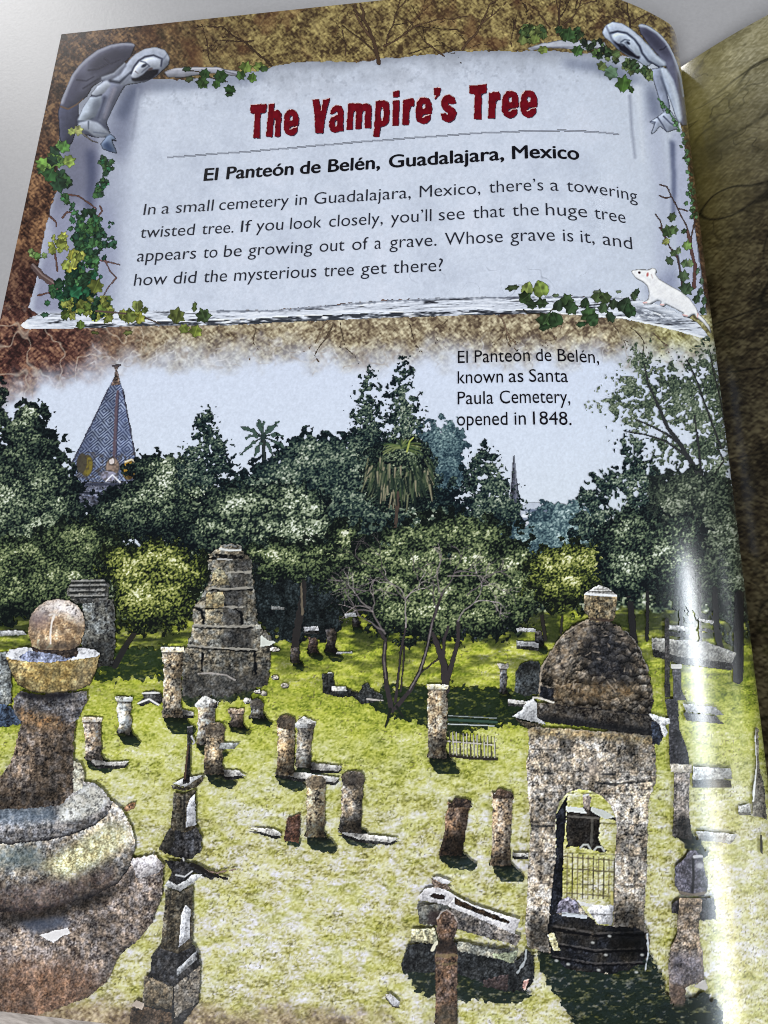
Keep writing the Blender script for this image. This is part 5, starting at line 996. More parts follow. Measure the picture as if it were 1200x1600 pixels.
# --- right of the domed tomb, running under the shine of the curved paper
for i, (top, dy, c) in enumerate([([(1016, 996), (1100, 1002), (1150, 1020), (1140, 1036), (1060, 1026), (1018, 1014)], 12, (186, 186, 182)), ([(1040, 976), (1076, 980), (1074, 988), (1040, 984)], 10, (214, 216, 216)), ([(1090, 966), (1114, 970), (1112, 976), (1090, 972)], 14, (220, 220, 218)), ([(1064, 1098), (1116, 1104), (1130, 1118), (1070, 1112)], 14, (190, 192, 194)), ([(1080, 1196), (1140, 1200), (1142, 1216), (1080, 1218)], 18, (206, 208, 208)), ([(1150, 1258), (1168, 1254), (1172, 1268), (1152, 1268)], 6, (222, 224, 224)), ([(1084, 1296), (1150, 1302), (1140, 1318), (1090, 1312)], 0, (204, 204, 204))]):
    slabs('printed_grave_slab', None, [(top, dy, c)], 520 + i * 3)
k = Ink(1018, 960, 1060, 1120); k.poly([(1036, 966), (1044, 966), (1046, 1090), (1036, 1090)], stone(k.X, k.Y, (48, 46, 46), 1, 6, 551, .2), rough=1); emit(k, 'printed_post', page, 'thin dark post just right of the dome')
k = Ink(1040, 1034, 1076, 1100); k.poly([(1048, 1042), (1062, 1042), (1064, 1080), (1072, 1096), (1050, 1094)], stone(k.X, k.Y, (52, 52, 56), 1, 6, 553, .2), rough=1); k.poly([(1046, 1037), (1064, 1037), (1064, 1045), (1046, 1045)], (200, 200, 198), 1, .6); emit(k, 'printed_gravestone', page, 'dark pillar with a pale square cap right of the dome', GS)
k = Ink(1028, 1078, 1090, 1206); k.poly([(1036, 1092), (1058, 1090), (1060, 1140), (1072, 1170), (1076, 1200), (1044, 1200), (1042, 1120)], stone(k.X, k.Y, (44, 44, 48), 1, 6, 555, .1), rough=1); emit(k, 'printed_gravestone', page, 'tall shadowed pillar right of the domed tomb', GS)
k = Ink(1036, 1184, 1112, 1346); X, Y = k.X, k.Y
shadow(k, [(1048, 1302), (1082, 1300), (1104, 1330), (1100, 1340), (1080, 1334)], .22, 3)
k.poly([(1050, 1204), (1076, 1204), (1075, 1270), (1080, 1312), (1048, 1306), (1050, 1270)], stone(X, Y, (122, 116, 112), 1, 8, 557, .3), rough=.8); k.shade([(1046, 1276), (1084, 1276), (1084, 1320), (1046, 1320)], .4, 8); k.poly([(1044, 1192), (1079, 1194), (1079, 1207), (1046, 1206)], stone(X, Y, (204, 196, 182), .5, 7, 559, .4), rough=.6)
emit(k, 'printed_gravestone', page, 'square pillar with a pale block cap under the shine', GS)
k = Ink(1150, 1110, 1206, 1300); X, Y = k.X, k.Y
k.poly([(1176, 1136), (1182, 1136), (1184, 1200), (1192, 1230), (1196, 1280), (1174, 1274), (1172, 1240), (1178, 1200)], stone(X, Y, (112, 108, 100), .8, 7, 563, .3), rough=1); k.line([(1176, 1140), (1178, 1200), (1174, 1250)], (222, 224, 222), 3, 4, lay=False); emit(k, 'printed_gravestone', page, 'narrow pillar on the very edge of the fold', GS)
k = Ink(1180, 1296, 1196, 1344); k.poly([(1184, 1302), (1188, 1304), (1190, 1336), (1184, 1330)], (28, 26, 26), 1, .5); emit(k, 'printed_post', page, None)

# --- the domed tomb
k = Ink(794, 908, 1056, 1612); T3, T4 = Z(4.444, 790, 900), Z(4.444, 790, 1200); X, Y = k.X, k.Y
shadow(k, [(832, 1480), (1010, 1486), (1030, 1520), (1044, 1560), (1048, 1625), (912, 1625), (880, 1570), (848, 1524)], .2, 5, 5)
wall = stone(X, Y, (146, 138, 128), 1, 8, 571, .6, (26, 26, 28)); d_, y_, i_ = worley(X + .12 * (X - 925) * (Y - 1080) / 100, Y, 11.5, 77); dome = stone(X, Y, (104, 96, 86), 1, 8, 575, .7, (14, 14, 16)) * (np.clip(.78 - y_ * .75, .25, 1.35) * np.clip(1.35 - d_ * 1.0, .3, 1.1) * (.75 + .5 * i_))[..., None]; blk = stone(X, Y, (26, 28, 34), 1, 7, 579, .2, (6, 8, 12)); dst = stone(X, Y, (66, 62, 58), 1, 7, 581, .5, (12, 12, 16))
body = T3([(150, 1040), (1030, 1100), (1030, 1180)]) + T4([(1040, 90), (1010, 160), (985, 240), (975, 700), (955, 1060), (1000, 1170), (985, 1290), (900, 1360), (720, 1420), (420, 1380), (320, 1280), (150, 1240), (130, 1120), (150, 780), (170, 400)]) + T3([(135, 1320), (160, 1200)])
k.poly(body, wall, rough=1.8, seed=11)
arch = T4([(300, 1000), (345, 620), (345, 320), (370, 230), (430, 165), (500, 145), (570, 150), (660, 190), (720, 250), (755, 330), (765, 400), (750, 700), (740, 1095), (640, 1090), (560, 1010), (480, 900), (390, 900)])
gin = grass_col(X, Y); k.poly(arch, gin, soft=0)
k.poly(T4([(430, 175), (345, 320), (345, 620), (310, 900), (300, 1010), (350, 1010), (390, 900), (400, 560), (415, 320)]), blk, 1, 1)
k.poly(T4([(415, 270), (560, 265), (680, 290), (755, 340), (750, 360), (650, 330), (640, 500), (700, 590), (560, 560), (500, 540), (420, 545)]), dst * .55, 1, 2.5); k.line(T4([(430, 330), (640, 345)]), (120, 116, 110), 3, 3, .6, jit=1, lay=False); k.line(T4([(595, 350), (590, 540)]), (100, 98, 92), 4, 4, .6, jit=1, lay=False); k.poly(T4([(415, 262), (530, 270), (560, 310), (420, 300)]), (206, 210, 208), 1, .8); k.poly(T4([(590, 265), (680, 290), (750, 335), (690, 350), (590, 300)]), (196, 200, 196), .95, .8)
k.poly(T4([(530, 180), (570, 170), (590, 200), (575, 290), (535, 280)]), stone(X, Y, (158, 146, 136), .8, 6, 583, .4), 1, 1); k.line(T4([(535, 190), (570, 180)]), (206, 206, 206), 3, 3, lay=False)
for a in ((545, 550), (640, 565)): k.line([(x + 790, y + 1200) for x, y in [((a[0] + dx) / 4.444, (a[1] + dy) / 4.444) for dx, dy in ((-30, 0), (-10, -22), (20, -22), (38, 6))]], (166, 168, 164), 3, 3, lay=False)
for i in range(10):
    x = 425 + i * 36; k.line(T4([(x, 590 + i * 4), (x - 4, 900)]), (70, 66, 50) if i % 2 else (120, 112, 84), 2.0, 2.0, .9, jit=.5, lay=False)
for y in (610, 690, 860): k.line(T4([(400, y), (740, y + 26)]), (92, 86, 64), 2, 2, .85, jit=.8, lay=False)
k.line(T4([(730, 860), (735, 960)]), (206, 196, 120), 4, 4, .8, lay=False); k.poly(T4([(600, 940), (740, 950), (735, 1080), (640, 1075), (560, 980)]), stone(X, Y, (200, 200, 204), .5, 8, 587, .2), 1, 1)
k.poly(T4([(490, 910), (590, 940), (600, 960), (520, 950)]), (206, 206, 204), 1, .8)
k.poly(T4([(350, 1000), (370, 920), (430, 890), (490, 920), (510, 1010)]), stone(X, Y, (96, 94, 106), 1, 7, 589, .2), 1, 1.2)
k.poly(T4([(300, 1000), (380, 1010), (580, 1030), (640, 1080), (740, 1090), (900, 1100), (960, 1130), (985, 1290), (900, 1370), (720, 1420), (420, 1390), (310, 1290), (290, 1150)]), mix(dst * .62, blk, con(fbm(X, Y, 22, 582, 2), 2.5)), 1, 3)
for y_ in (1110, 1220, 1310): k.line(T4([(320, y_), (620, y_ + 50), (960, y_ + 40)]), (8, 8, 12), 4, 4, .8, jit=1.6, lay=False)
for y_ in (1090, 1205, 1300): k.line(T4([(330, y_), (620, y_ + 50), (940, y_ + 40)]), (104, 100, 98), 2, 2, .5, jit=1.6, lay=False)
if 1: pass; k.poly(T4([(385, 990), (560, 1015), (555, 1040), (385, 1018)]), (188, 194, 202), 1, .8)
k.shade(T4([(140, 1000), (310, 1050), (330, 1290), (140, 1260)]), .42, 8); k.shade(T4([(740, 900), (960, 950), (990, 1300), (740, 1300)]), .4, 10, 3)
k.poly(T4([(290, 1150), (330, 1140), (375, 1260), (330, 1260)]), stone(X, Y, (196, 190, 150), .7, 6, 591), .95, 1.5); k.line(T4([(975, 1150), (985, 1260), (960, 1400)]), (186, 192, 200), 3, 2.4, .9, jit=1, lay=False)
for x, y in ((690, 1290), (350, 1330), (430, 1355), (640, 1395), (900, 1410), (715, 1160), (940, 1290), (600, 1205)): k.oval(*T4([(x, y)])[0], 3, 2, (178, 180, 178), .2, .8, .4)
k.tint(T4([(330, 300), (360, 230), (430, 160), (345, 330)]), (30, 30, 34), .6, 2)
for yy in (1170, 1202, 1236, 1282, 1330, 1378, 1424): k.line([(826, yy), (1022, yy + 6)], (36, 34, 34), 1.8, 1.8, .38, jit=1.2, lay=False)
for i_, (xx, y0_, y1_) in enumerate([(860, 1170, 1202), (930, 1176, 1208), (985, 1172, 1206), (840, 1204, 1236), (895, 1206, 1238), (960, 1206, 1240), (850, 1238, 1282), (845, 1330, 1378), (980, 1286, 1336), (990, 1382, 1428)]): k.line([(xx, y0_), (xx, y1_)], (36, 34, 34), 1.8, 1.8, .38, jit=1, lay=False)
for L in ([(630, 100), (750, 110), (1000, 85)], [(270, 30), (330, 35)], [(670, 40), (750, 40)], [(180, 395), (330, 400)]): k.line(T4(L), (26, 28, 32), 4, 3, .7, jit=1.5, lay=False)
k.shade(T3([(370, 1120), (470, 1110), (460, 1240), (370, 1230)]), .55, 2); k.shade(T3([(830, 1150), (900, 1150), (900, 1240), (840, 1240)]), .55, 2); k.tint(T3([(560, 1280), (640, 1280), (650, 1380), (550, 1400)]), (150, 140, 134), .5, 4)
k.tint(T3([(150, 1040), (1030, 1100), (1030, 1170), (600, 1120), (150, 1110)]), stone(X, Y, (146, 128, 92), 1, 7, 593, .9), .7, 4)
k.poly(T3([(215, 870), (330, 880), (1000, 950), (1040, 1010), (1010, 1110), (700, 1070), (240, 1010), (215, 980)]), dst, 1, 2.5); k.tint(T3([(215, 960), (1010, 1050), (1010, 1110), (240, 1020)]), (18, 20, 24), .75, 3); k.line(T3([(330, 890), (700, 930), (1000, 965)]), (22, 22, 26), 3, 3, .8, jit=1, lay=False)
k.poly(T3([(235, 850), (225, 740), (240, 640), (300, 530), (380, 420), (450, 350), (560, 300), (590, 290), (760, 330), (850, 400), (920, 490), (980, 640), (1010, 760), (1020, 880), (1000, 960), (700, 930), (340, 890)]), dome, 1, 2.2, 3)
k.tint(T3([(560, 320), (760, 335), (840, 420), (900, 640), (850, 800), (600, 780), (520, 560)]), blk, .62, 10, 4, 5); k.tint(T3([(300, 540), (460, 360), (560, 310), (600, 420), (480, 520), (400, 680), (300, 690)]), stone(X, Y, (150, 136, 120), 1, 9, 595, .9), .6, 6, 4)
k.tint(T3([(340, 780), (500, 730), (900, 760), (880, 840), (500, 850), (350, 850)]), stone(X, Y, (140, 116, 84), 1, 8, 597, .9), .55, 8, 4); k.poly(T3([(225, 760), (330, 780), (335, 870), (235, 850)]), blk, .9, 2)
r = np.random.RandomState(31)
for i in range(70):
    a, q = r.uniform(.15, 3.0), r.uniform(.25, 1); x = 620 + 380 * q * math.cos(a); y = 830 - 500 * q * math.sin(a); L = r.uniform(14, 40); b = math.atan2(830 - y, 620 - x) + 1.57 + r.normal(0, .5)
    k.line(T3([(x, y), (x + math.cos(b) * L, y + math.sin(b) * L)]), (16, 16, 20) if i % 2 else (158, 146, 132), 2.2, 1.2, .7, .8, lay=False)
k.line(T3([(225, 840), (245, 640), (310, 520), (400, 400), (560, 300)]), (168, 156, 140), 3, 2.2, .75, jit=1.2, lay=False); k.line(T3([(780, 340), (850, 400), (930, 510), (985, 660)]), (150, 148, 146), 2.4, 2, .7, jit=1.2, lay=False)
k.poly(T3([(535, 130), (770, 135), (765, 230), (740, 320), (590, 320), (540, 240)]), stone(X, Y, (122, 112, 92), 1, 7, 599, .7), 1, 1.6); k.shade(T3([(650, 130), (775, 130), (770, 330), (660, 330)]), .75, 6); k.line(T3([(590, 300), (760, 310)]), (60, 48, 44), 4, 4, .8, jit=1, lay=False)
k.poly(T3([(535, 128), (570, 105), (600, 85), (640, 62), (690, 75), (730, 100), (770, 135), (700, 142), (600, 138)]), stone(X, Y, (176, 176, 174), .7, 6, 601, .2), 1, .8); k.line(T3([(545, 125), (640, 132), (768, 138)]), (226, 228, 230), 3.4, 3.4, .95, lay=False); k.line(T3([(580, 108), (650, 112), (735, 110)]), (64, 62, 60), 2, 2, .8, lay=False); k.line(T3([(610, 92), (650, 94), (700, 92)]), (90, 88, 86), 1.6, 1.6, .8, lay=False)
k.poly(T3([(40, 975), (110, 930), (140, 870), (190, 850), (215, 880), (215, 980), (290, 1030), (180, 1010), (100, 990)]), stone(X, Y, (206, 208, 212), .45, 9, 603, .1), 1, 1); k.poly(T3([(60, 985), (180, 1015), (290, 1032), (150, 1060)]), stone(X, Y, (92, 84, 72), 1, 6, 605), .95, 1.5); k.line(T3([(190, 840), (240, 850), (330, 878)]), (212, 208, 200), 4, 3, .95, jit=1)
k.poly(T3([(1005, 1010), (1060, 1020), (1090, 1110), (1060, 1175), (1010, 1160)]), stone(X, Y, (44, 50, 62), 1, 6, 607, .1), 1, 1.5); k.poly(T3([(985, 952), (1030, 958), (1080, 978), (1130, 988), (1138, 1020), (1098, 1040), (1122, 1085), (1100, 1118), (1074, 1080), (1062, 1030), (1020, 1000)]), stone(X, Y, (200, 202, 206), .6, 6, 609, .1), 1, 1.2)
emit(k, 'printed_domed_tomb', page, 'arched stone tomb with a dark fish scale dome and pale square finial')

# --- the open coffin and the posts in front
k = Ink(622, 1366, 842, 1566); k.relief = (2.2, .35); T = Z(5, 610, 1360); X, Y = k.X, k.Y
shadow(k, T([(80, 760), (340, 780), (520, 780), (1060, 900), (1090, 1000), (900, 1070), (700, 1000), (520, 1020), (260, 970), (170, 860)]), .2, 5, 3)
ds = stone(X, Y, (84, 84, 80), 1, 8, 611, .4, (10, 12, 16)); bk = stone(X, Y, (34, 36, 38), 1, 7, 615, .2, (6, 8, 12)); pl = stone(X, Y, (206, 204, 208), .4, 8, 619, .15)
k.poly(T([(80, 740), (140, 560), (350, 560), (530, 560), (1000, 690), (1060, 600), (1120, 660), (1120, 860), (1050, 930), (900, 940), (530, 800), (340, 790), (120, 790)]), bk, 1, 3, 3)
k.poly(T([(165, 450), (350, 440), (380, 570), (160, 550)]), stone(X, Y, (136, 134, 112), 1, 8, 621, .4), 1, 2); k.poly(T([(520, 540), (780, 590), (1000, 620), (970, 720), (780, 670), (530, 620)]), stone(X, Y, (122, 122, 114), 1, 8, 623, .4), 1, 2.5); k.poly(T([(800, 640), (1000, 620), (960, 720), (800, 670)]), stone(X, Y, (134, 142, 120), 1, 7, 625, .3), .9, 2)
k.poly(T([(210, 250), (460, 260), (460, 440), (220, 410)]), ds, 1, 2); k.tint(T([(300, 310), (390, 310), (380, 440), (290, 430)]), (36, 26, 28), .7, 3)
k.poly(T([(470, 280), (980, 480), (1030, 520), (980, 580), (540, 460), (460, 380)]), stone(X, Y, (100, 96, 94), 1, 8, 627, .4), 1, 2)
k.tint(T([(540, 470), (980, 590), (960, 640), (540, 540)]), bk, .9, 3, 2)
k.poly(T([(225, 190), (270, 135), (370, 120), (470, 160), (510, 190), (450, 265), (225, 225)]), pl, 1, 1); k.poly(T([(300, 190), (350, 170), (430, 185), (425, 225), (340, 210)]), (36, 28, 26), 1, 1.2); k.poly(T([(330, 130), (370, 95), (400, 130), (370, 140)]), stone(X, Y, (190, 180, 176), .6, 5, 629), 1, 1)
k.poly(T([(310, 50), (440, 90), (480, 150), (400, 140), (330, 110)]), stone(X, Y, (112, 98, 88), 1, 6, 631, .4), 1, 1.5); k.poly(T([(318, 45), (380, 40), (480, 80), (450, 105), (380, 85)]), pl, 1, 1)
k.poly(T([(510, 190), (600, 240), (800, 310), (1015, 375), (970, 490), (900, 460), (650, 350), (460, 280), (450, 265)]), pl, 1, 1); k.poly(T([(500, 200), (560, 235), (720, 300), (940, 390), (920, 412), (800, 375), (640, 315), (500, 255)]), stone(X, Y, (44, 34, 26), 1, 7, 633, .8, (10, 8, 10)), 1, 1.5)
k.line(T([(1060, 600), (1050, 700), (990, 790)]), (180, 186, 190), 4, 2.4, .8, jit=1.4, lay=False); k.line(T([(330, 610), (350, 570), (372, 545)]), (214, 210, 190), 6, 5, .95, jit=.8, lay=False); k.poly(T([(1040, 850), (1080, 840), (1050, 930), (1030, 900)]), stone(X, Y, (196, 150, 140), .7, 5, 635), .9, 1)
k.poly(T([(730, 850), (920, 800), (910, 930), (720, 900)]), stone(X, Y, (62, 52, 52), 1, 7, 637, .4), .8, 2)
emit(k, 'printed_stone_coffin', page, 'open stone coffin with white rim lying on dark stacked blocks')
k = Ink(672, 1410, 724, 1625); T = Z(5, 610, 1360); X, Y = k.X, k.Y
br = stone(X, Y, (84, 68, 58), 1, 8, 641, .9, (16, 14, 16))
k.poly(T([(360, 380), (390, 310), (440, 290), (500, 330), (530, 400), (520, 470), (490, 530), (520, 600), (530, 700), (522, 1000), (530, 1320), (340, 1320), (352, 900), (345, 650), (380, 540), (360, 470)]), br, 1, 1.6, 3)
k.tint(T([(370, 530), (510, 530), (520, 640), (350, 640)]), (16, 16, 18), .75, 3); k.line(T([(365, 370), (395, 320), (440, 300), (500, 340), (528, 400)]), (176, 168, 164), 3, 2.4, .85, jit=1, lay=False); k.line(T([(345, 655), (430, 660), (525, 655)]), (120, 106, 78), 6, 6, .7, jit=2, lay=False); k.line(T([(350, 715), (430, 725), (525, 715)]), (110, 98, 72), 4, 4, .6, jit=2, lay=False); k.tint(T([(340, 1060), (540, 1060), (540, 1320), (340, 1320)]), (50, 52, 42), .5, 8, 3)
emit(k, 'printed_post', page, 'rust brown round headed post in front of the stone coffin')

def gothic(box, T, cap_pts, shaft, plaque, base, top, label, seed, extra):
    k = Ink(*box); X, Y = k.X, k.Y; dk_ = stone(X, Y, (66, 62, 54), 1, 7, seed, .6, (14, 14, 16)); vd = stone(X, Y, (40, 40, 42), 1, 7, seed + 3, .4, (8, 8, 12))
    extra(k, T, 0, dk_, vd)
    k.poly(T(base), vd, 1, 1.6, 3); k.poly(T(shaft), dk_, 1, 1.2)
    k.poly(T(plaque), stone(X, Y, (186, 188, 194), .5, 6, seed + 6, .1), 1, .6)
    k.poly(T(cap_pts), stone(X, Y, (196, 198, 200), .5, 6, seed + 8, .1), 1, .6)
    extra(k, T, 1, dk_, vd)
    return emit(k, 'printed_obelisk', page, label, 'slender obelisks in the printed photograph')
T = Z(3.336, 200, 1120)
def ex1(k, T, st_, dk_, vd):
    if st_ == 0: k.poly(T([(190, 740), (340, 760), (460, 830), (440, 850), (360, 810), (240, 810)]), vd, 1, 2); k.line(T([(350, 770), (420, 800), (467, 810), (560, 790)]), (150, 128, 116), 4, 2.5, .9, jit=1.5); k.line(T([(340, 765), (430, 815), (520, 840)]), (26, 24, 24), 7, 4, 1, jit=1.5)
    else:
        k.poly(T([(228, 350), (300, 365), (395, 300), (400, 325), (365, 365), (300, 385), (235, 375)]), dk_, 1, .8); k.line(T([(300, 400), (296, 580)]), (24, 24, 26), 3, 3, .6, lay=False); k.shade(T([(300, 600), (400, 560), (400, 720), (300, 740)]), 1.5, 3)
        k.poly(T([(288, 350), (300, 250), (310, 150), (312, 50), (345, 42), (344, 90), (330, 160), (330, 260), (325, 340)]), vd, 1, .8); k.line(T([(312, 52), (342, 46)]), (150, 150, 150), 2.4, 2.4, lay=False); k.line(T([(336, 100), (352, 132), (342, 140)]), (180, 180, 182), 3, 3); k.line(T([(318, 150), (308, 240), (300, 320)]), (86, 66, 54), 2.5, 3, .8, lay=False)
        k.poly(T([(165, 680), (210, 600), (250, 570), (250, 640), (200, 720)]), dk_, .8, 1.5)
gothic((240, 1126, 384, 1380), T, [(232, 345), (290, 320), (395, 298), (360, 335), (300, 362)], [(240, 390), (300, 400), (360, 370), (362, 575), (300, 600), (226, 580)], [(312, 470), (330, 420), (352, 400), (358, 560), (306, 572)], [(165, 690), (205, 600), (228, 570), (362, 565), (392, 630), (385, 700), (330, 740), (250, 730)], None, 'dark obelisk with a leaning iron cross on its white cap', 651, ex1)
def ex2(k, T, st_, dk_, vd):
    if st_ == 0: pass
    else:
        k.poly(T([(215, 850), (235, 800), (290, 770), (350, 800), (320, 840), (262, 875)]), vd, 1, .6); k.line(T([(255, 820), (300, 830), (340, 800)]), (190, 192, 194), 2.4, 2.4, .9, lay=False); k.poly(T([(275, 770), (278, 740), (295, 725), (306, 750), (300, 790)]), vd, 1, .6); k.line(T([(290, 728), (296, 745)]), (180, 180, 180), 2.4, 2, lay=False)
        k.line(T([(230, 900), (215, 1040), (205, 1200)]), (40, 38, 36), 3, 3, .5, lay=False); k.poly(T([(260, 1310), (365, 1210), (362, 1260), (262, 1345)]), stone(k.X, k.Y, (150, 152, 156), .7, 6, 671, .2), .95, .8); k.shade(T([(125, 1330), (250, 1370), (240, 1600), (70, 1600)]), .85, 3)
        k.poly(T([(90, 1340), (240, 1400), (235, 1520), (78, 1500)]), stone(k.X, k.Y, (92, 84, 72), 1, 8, 673, .6), .9, 1.5); k.poly(T([(245, 1400), (382, 1290), (372, 1480), (250, 1560)]), stone(k.X, k.Y, (112, 106, 98), 1, 8, 675, .4), .9, 1.5); k.poly(T([(20, 1510), (80, 1500), (235, 1540), (230, 1700), (0, 1700)]), stone(k.X, k.Y, (70, 58, 48), 1, 8, 677, .6), .95, 2); k.poly(T([(20, 1500), (50, 1465), (90, 1490), (80, 1520)]), (186, 172, 160), .9, 1)
gothic((196, 1330, 330, 1625), T, [(192, 880), (220, 840), (300, 820), (398, 815), (360, 850), (278, 905)], [(200, 895), (278, 910), (345, 870), (340, 1190), (265, 1230), (175, 1200)], [(275, 1120), (282, 1030), (305, 975), (330, 1000), (325, 1150), (270, 1195)], [(125, 1245), (170, 1190), (260, 1220), (345, 1180), (365, 1215), (385, 1300), (375, 1480), (290, 1600), (100, 1600), (80, 1480), (90, 1350), (125, 1330)], None, 'dark obelisk with an arched white plaque and stepped base, nearest of all', 661, ex2)

k = Ink(1022, 1318, 1126, 1625); X, Y = k.X, k.Y; T = Z(4, 1000, 1200)
shadow(k, T([(90, 1500), (280, 1440), (400, 1400), (500, 1500), (540, 1600), (500, 1700), (80, 1700)]), .16, 4, 5)
gb = stone(X, Y, (116, 104, 92), 1, 8, 681, .6, (36, 32, 32)); hd = stone(X, Y, (84, 82, 92), .9, 7, 685, .2, (26, 26, 32))
k.poly(T([(182, 860), (240, 800), (380, 810), (450, 800), (470, 940), (380, 950), (240, 910), (190, 900)]), stone(X, Y, (48, 46, 50), 1, 6, 687, .1), 1, 2)
k.poly(T([(240, 800), (378, 815), (375, 880), (360, 900), (360, 1060), (385, 1150), (390, 1330), (280, 1360), (270, 1460), (180, 1470), (165, 1250), (180, 1120), (215, 1050), (230, 900)]), gb, 1, 1.5); k.tint(T([(165, 1150), (390, 1150), (390, 1350), (165, 1350)]), hd, .75, 6, 3); k.tint(T([(180, 1340), (275, 1360), (270, 1480), (180, 1480)]), stone(X, Y, (74, 62, 56), .8, 7, 689), .8, 3)
k.poly(T([(205, 720), (210, 610), (270, 560), (290, 520), (330, 508), (380, 540), (390, 620), (415, 690), (410, 770), (380, 800), (240, 790)]), hd, 1, 1.5); k.line(T([(322, 560), (325, 680), (318, 770)]), (20, 18, 22), 4, 4, .85, lay=False); k.line(T([(330, 550), (380, 545)]), (196, 196, 200), 5, 4, .9, lay=False); k.oval(*T([(365, 605)])[0], 6, 5, (180, 180, 186), 0, .85, .4, False); k.line(T([(230, 770), (320, 790), (395, 775)]), (128, 116, 100), 5, 5, .7, lay=False); k.line(T([(240, 850), (370, 860)]), (78, 70, 66), 3, 3, .6, lay=False)
k.poly(T([(320, 1360), (400, 1310), (415, 1370), (400, 1385)]), (188, 184, 180), .95, .8)
emit(k, 'printed_gravestone', page, 'tall carved pillar with a flower shaped head at the lower right', GS)

# --- the great ball monument at the lower left
k = Ink(-60, 926, 268, 1606); T = Z(4.615, 0, 920); X, Y = k.X, k.Y
sh = stone(X, Y, (96, 86, 78), 1, 8, 691, .7, (22, 20, 22)); gr = stone(X, Y, (158, 140, 98), 1, 8, 695, .7, (80, 68, 46)); lo = stone(X, Y, (132, 126, 120), 1, 9, 699, .6, (34, 32, 36)); wt = stone(X, Y, (196, 196, 204), .6, 9, 703, .3)
plinth = [(-60, 1420), (60, 1400), (190, 1372), (206, 1340), (244, 1334), (258, 1350), (254, 1400), (240, 1440), (220, 1466), (190, 1490), (168, 1534), (140, 1556), (100, 1572), (60, 1585), (-60, 1590)]
k.relief = (9, .6); k.poly(plinth, stone(X, Y, (122, 112, 106), 1, 9, 707, .6, (36, 28, 30)), 1, 2); k.tint([(-60, 1500), (120, 1500), (160, 1530), (120, 1600), (-60, 1600)], stone(X, Y, (104, 78, 62), 1, 10, 711, .6, (40, 26, 22)), .7, 14, 6)
k.poly([(206, 1342), (240, 1334), (256, 1346), (250, 1362), (216, 1372)], stone(X, Y, (176, 172, 176), .6, 8, 713, .2), .95, 2); k.shade([(0, 1420), (190, 1380), (206, 1350), (212, 1372), (160, 1412), (60, 1446), (0, 1446)], .32, 6)
k.tint([(30, 1440), (100, 1430), (116, 1444), (80, 1452), (64, 1460)], (70, 80, 100), .7, 4); k.poly([(64, 1460), (82, 1454), (108, 1448), (112, 1456), (92, 1466), (86, 1472)], (222, 220, 222), .95, 1.5)
k.relief = None
t2 = [(-60, 1306), (0, 1310), (60, 1306), (120, 1288), (156, 1262), (176, 1250)]; b2_ = [(-60, 1424), (0, 1424), (60, 1418), (120, 1404), (176, 1382), (204, 1354)]
k.barrel([(-60, 1290), (60, 1290), (130, 1262), (178, 1250), (196, 1268), (208, 1292), (214, 1320)], [(-60, 1426), (0, 1425), (80, 1416), (140, 1402), (188, 1378), (206, 1352), (214, 1321)], stone(X, Y, (138, 132, 126), 1, 9, 699, .7, (40, 36, 38)), 1.3, .5, 1.1)
k.tint([(60, 1352), (120, 1318), (168, 1284), (196, 1284), (206, 1312), (168, 1340), (110, 1372)], stone(X, Y, (200, 196, 148), 1, 9, 717, .5, (120, 112, 76)), .75, 7, 5); k.tint([(-60, 1318), (70, 1322), (60, 1356), (-60, 1356)], (78, 98, 102), .55, 8, 4)
k.tint([(-60, 1386), (100, 1378), (180, 1352), (184, 1378), (60, 1424), (-60, 1424)], stone(X, Y, (92, 76, 72), 1, 8, 721, .7), .5, 8)
k.barrel([(-60, 1252), (60, 1250), (96, 1236), (124, 1220), (150, 1222), (168, 1238), (176, 1254)], [(-60, 1318), (20, 1318), (80, 1312), (120, 1302), (152, 1288), (170, 1272), (176, 1256)], stone(X, Y, (132, 130, 132), 1, 8, 725, .4, (40, 42, 48)), 1.25, .55, 1.3)
k.tint([(94, 1258), (118, 1242), (134, 1224), (160, 1232), (172, 1252), (156, 1268), (120, 1282), (94, 1284)], stone(X, Y, (214, 214, 206), .7, 8, 729, .3), .85, 3, 3); k.tint([(-20, 1254), (88, 1256), (90, 1284), (-20, 1288)], (74, 92, 110), .6, 6, 3)
shaft = T([(-40, 1430), (60, 1290), (110, 1180), (140, 1040), (165, 960), (300, 900), (560, 930), (540, 1100), (540, 1260), (580, 1400), (560, 1440), (440, 1560), (200, 1580), (-60, 1590)])
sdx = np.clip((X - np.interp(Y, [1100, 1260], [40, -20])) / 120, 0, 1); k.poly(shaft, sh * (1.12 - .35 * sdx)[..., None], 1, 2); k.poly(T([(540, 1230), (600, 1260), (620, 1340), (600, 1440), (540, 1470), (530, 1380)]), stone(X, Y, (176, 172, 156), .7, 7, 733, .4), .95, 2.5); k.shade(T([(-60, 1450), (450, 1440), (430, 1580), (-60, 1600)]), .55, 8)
k.poly(T([(100, 790), (160, 735), (300, 760), (560, 740), (630, 735), (642, 800), (600, 880), (570, 950), (520, 960), (440, 985), (300, 960), (160, 960), (110, 880)]), stone(X, Y, (92, 90, 92), 1, 8, 737, .5), 1, 2); k.tint(T([(120, 840), (300, 900), (440, 920), (480, 1000), (300, 1000), (150, 960)]), stone(X, Y, (140, 108, 74), 1, 7, 741, .9), .8, 5); k.tint(T([(140, 740), (560, 745), (480, 790), (300, 800), (160, 780)]), (20, 20, 26), .85, 3)
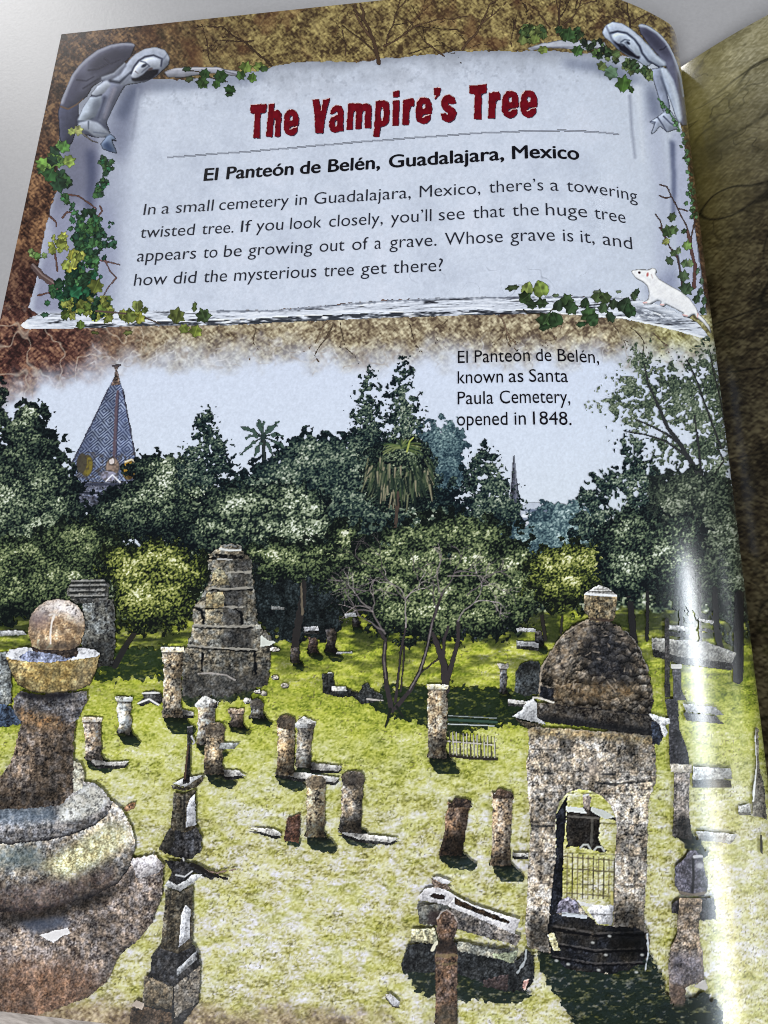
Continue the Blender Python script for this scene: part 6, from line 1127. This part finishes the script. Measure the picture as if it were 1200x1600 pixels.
k.barrel(T([(48, 478), (100, 508), (340, 520), (600, 502), (728, 470)]), T([(48, 485), (90, 600), (140, 695), (230, 742), (360, 756), (560, 736), (655, 695), (710, 570), (728, 480)]), gr, 1.12, .62, 1.6); k.tint(T([(220, 520), (560, 510), (520, 700), (300, 740), (200, 660)]), stone(X, Y, (166, 142, 84), 1, 7, 745, .8, (80, 64, 38)), .45, 8, 3); k.tint(T([(560, 540), (720, 480), (640, 720), (540, 740)]), (120, 110, 92), .4, 6)
k.poly(T([(46, 478), (80, 440), (180, 418), (300, 425), (440, 430), (600, 420), (700, 440), (732, 470), (700, 490), (560, 510), (340, 528), (160, 520), (80, 505)]), stone(X, Y, (220, 222, 228), .4, 9, 749, .1), 1, 1); k.poly(T([(135, 495), (210, 450), (300, 430), (560, 440), (570, 480), (490, 518), (340, 528), (200, 525)]), stone(X, Y, (112, 118, 140), .8, 7, 753, .1), .95, 2)
k.poly(T([(225, 420), (290, 400), (560, 400), (575, 450), (560, 490), (500, 500), (400, 470), (250, 450)]), stone(X, Y, (60, 52, 48), 1, 7, 757, .4), 1, 2)
ball = T([(210, 310), (215, 240), (240, 175), (290, 120), (350, 85), (430, 70), (510, 85), (570, 125), (610, 185), (625, 270), (605, 350), (585, 410), (500, 445), (400, 440), (300, 440), (235, 410)])
k.poly(ball, stone(X, Y, (176, 150, 120), .8, 9, 761, .7, (110, 84, 66)), 1, 1); k.tint(T([(220, 230), (290, 110), (430, 60), (560, 110), (620, 220), (600, 270), (520, 200), (400, 170), (290, 210)]), stone(X, Y, (214, 210, 214), .7, 8, 763, .2), .95, 7); k.tint(T([(240, 170), (370, 180), (380, 260), (300, 300), (215, 270)]), (120, 106, 118), .5, 6)
k.tint(T([(230, 400), (590, 380), (575, 450), (300, 450)]), (40, 36, 36), .8, 5, 3); k.line(T([(450, 290), (560, 275), (622, 280)]), (96, 76, 64), 2.4, 2, .6, jit=1, lay=False); k.line(T([(400, 190), (382, 240), (372, 330), (374, 395)]), (226, 218, 210), 3.6, 3, .95, jit=.6, lay=False); k.line(T([(365, 190), (390, 182), (420, 190)]), (206, 200, 198), 2.6, 2, .8, jit=.6, lay=False); k.shade(T([(540, 150), (640, 250), (590, 430), (540, 430)]), .85, 6)
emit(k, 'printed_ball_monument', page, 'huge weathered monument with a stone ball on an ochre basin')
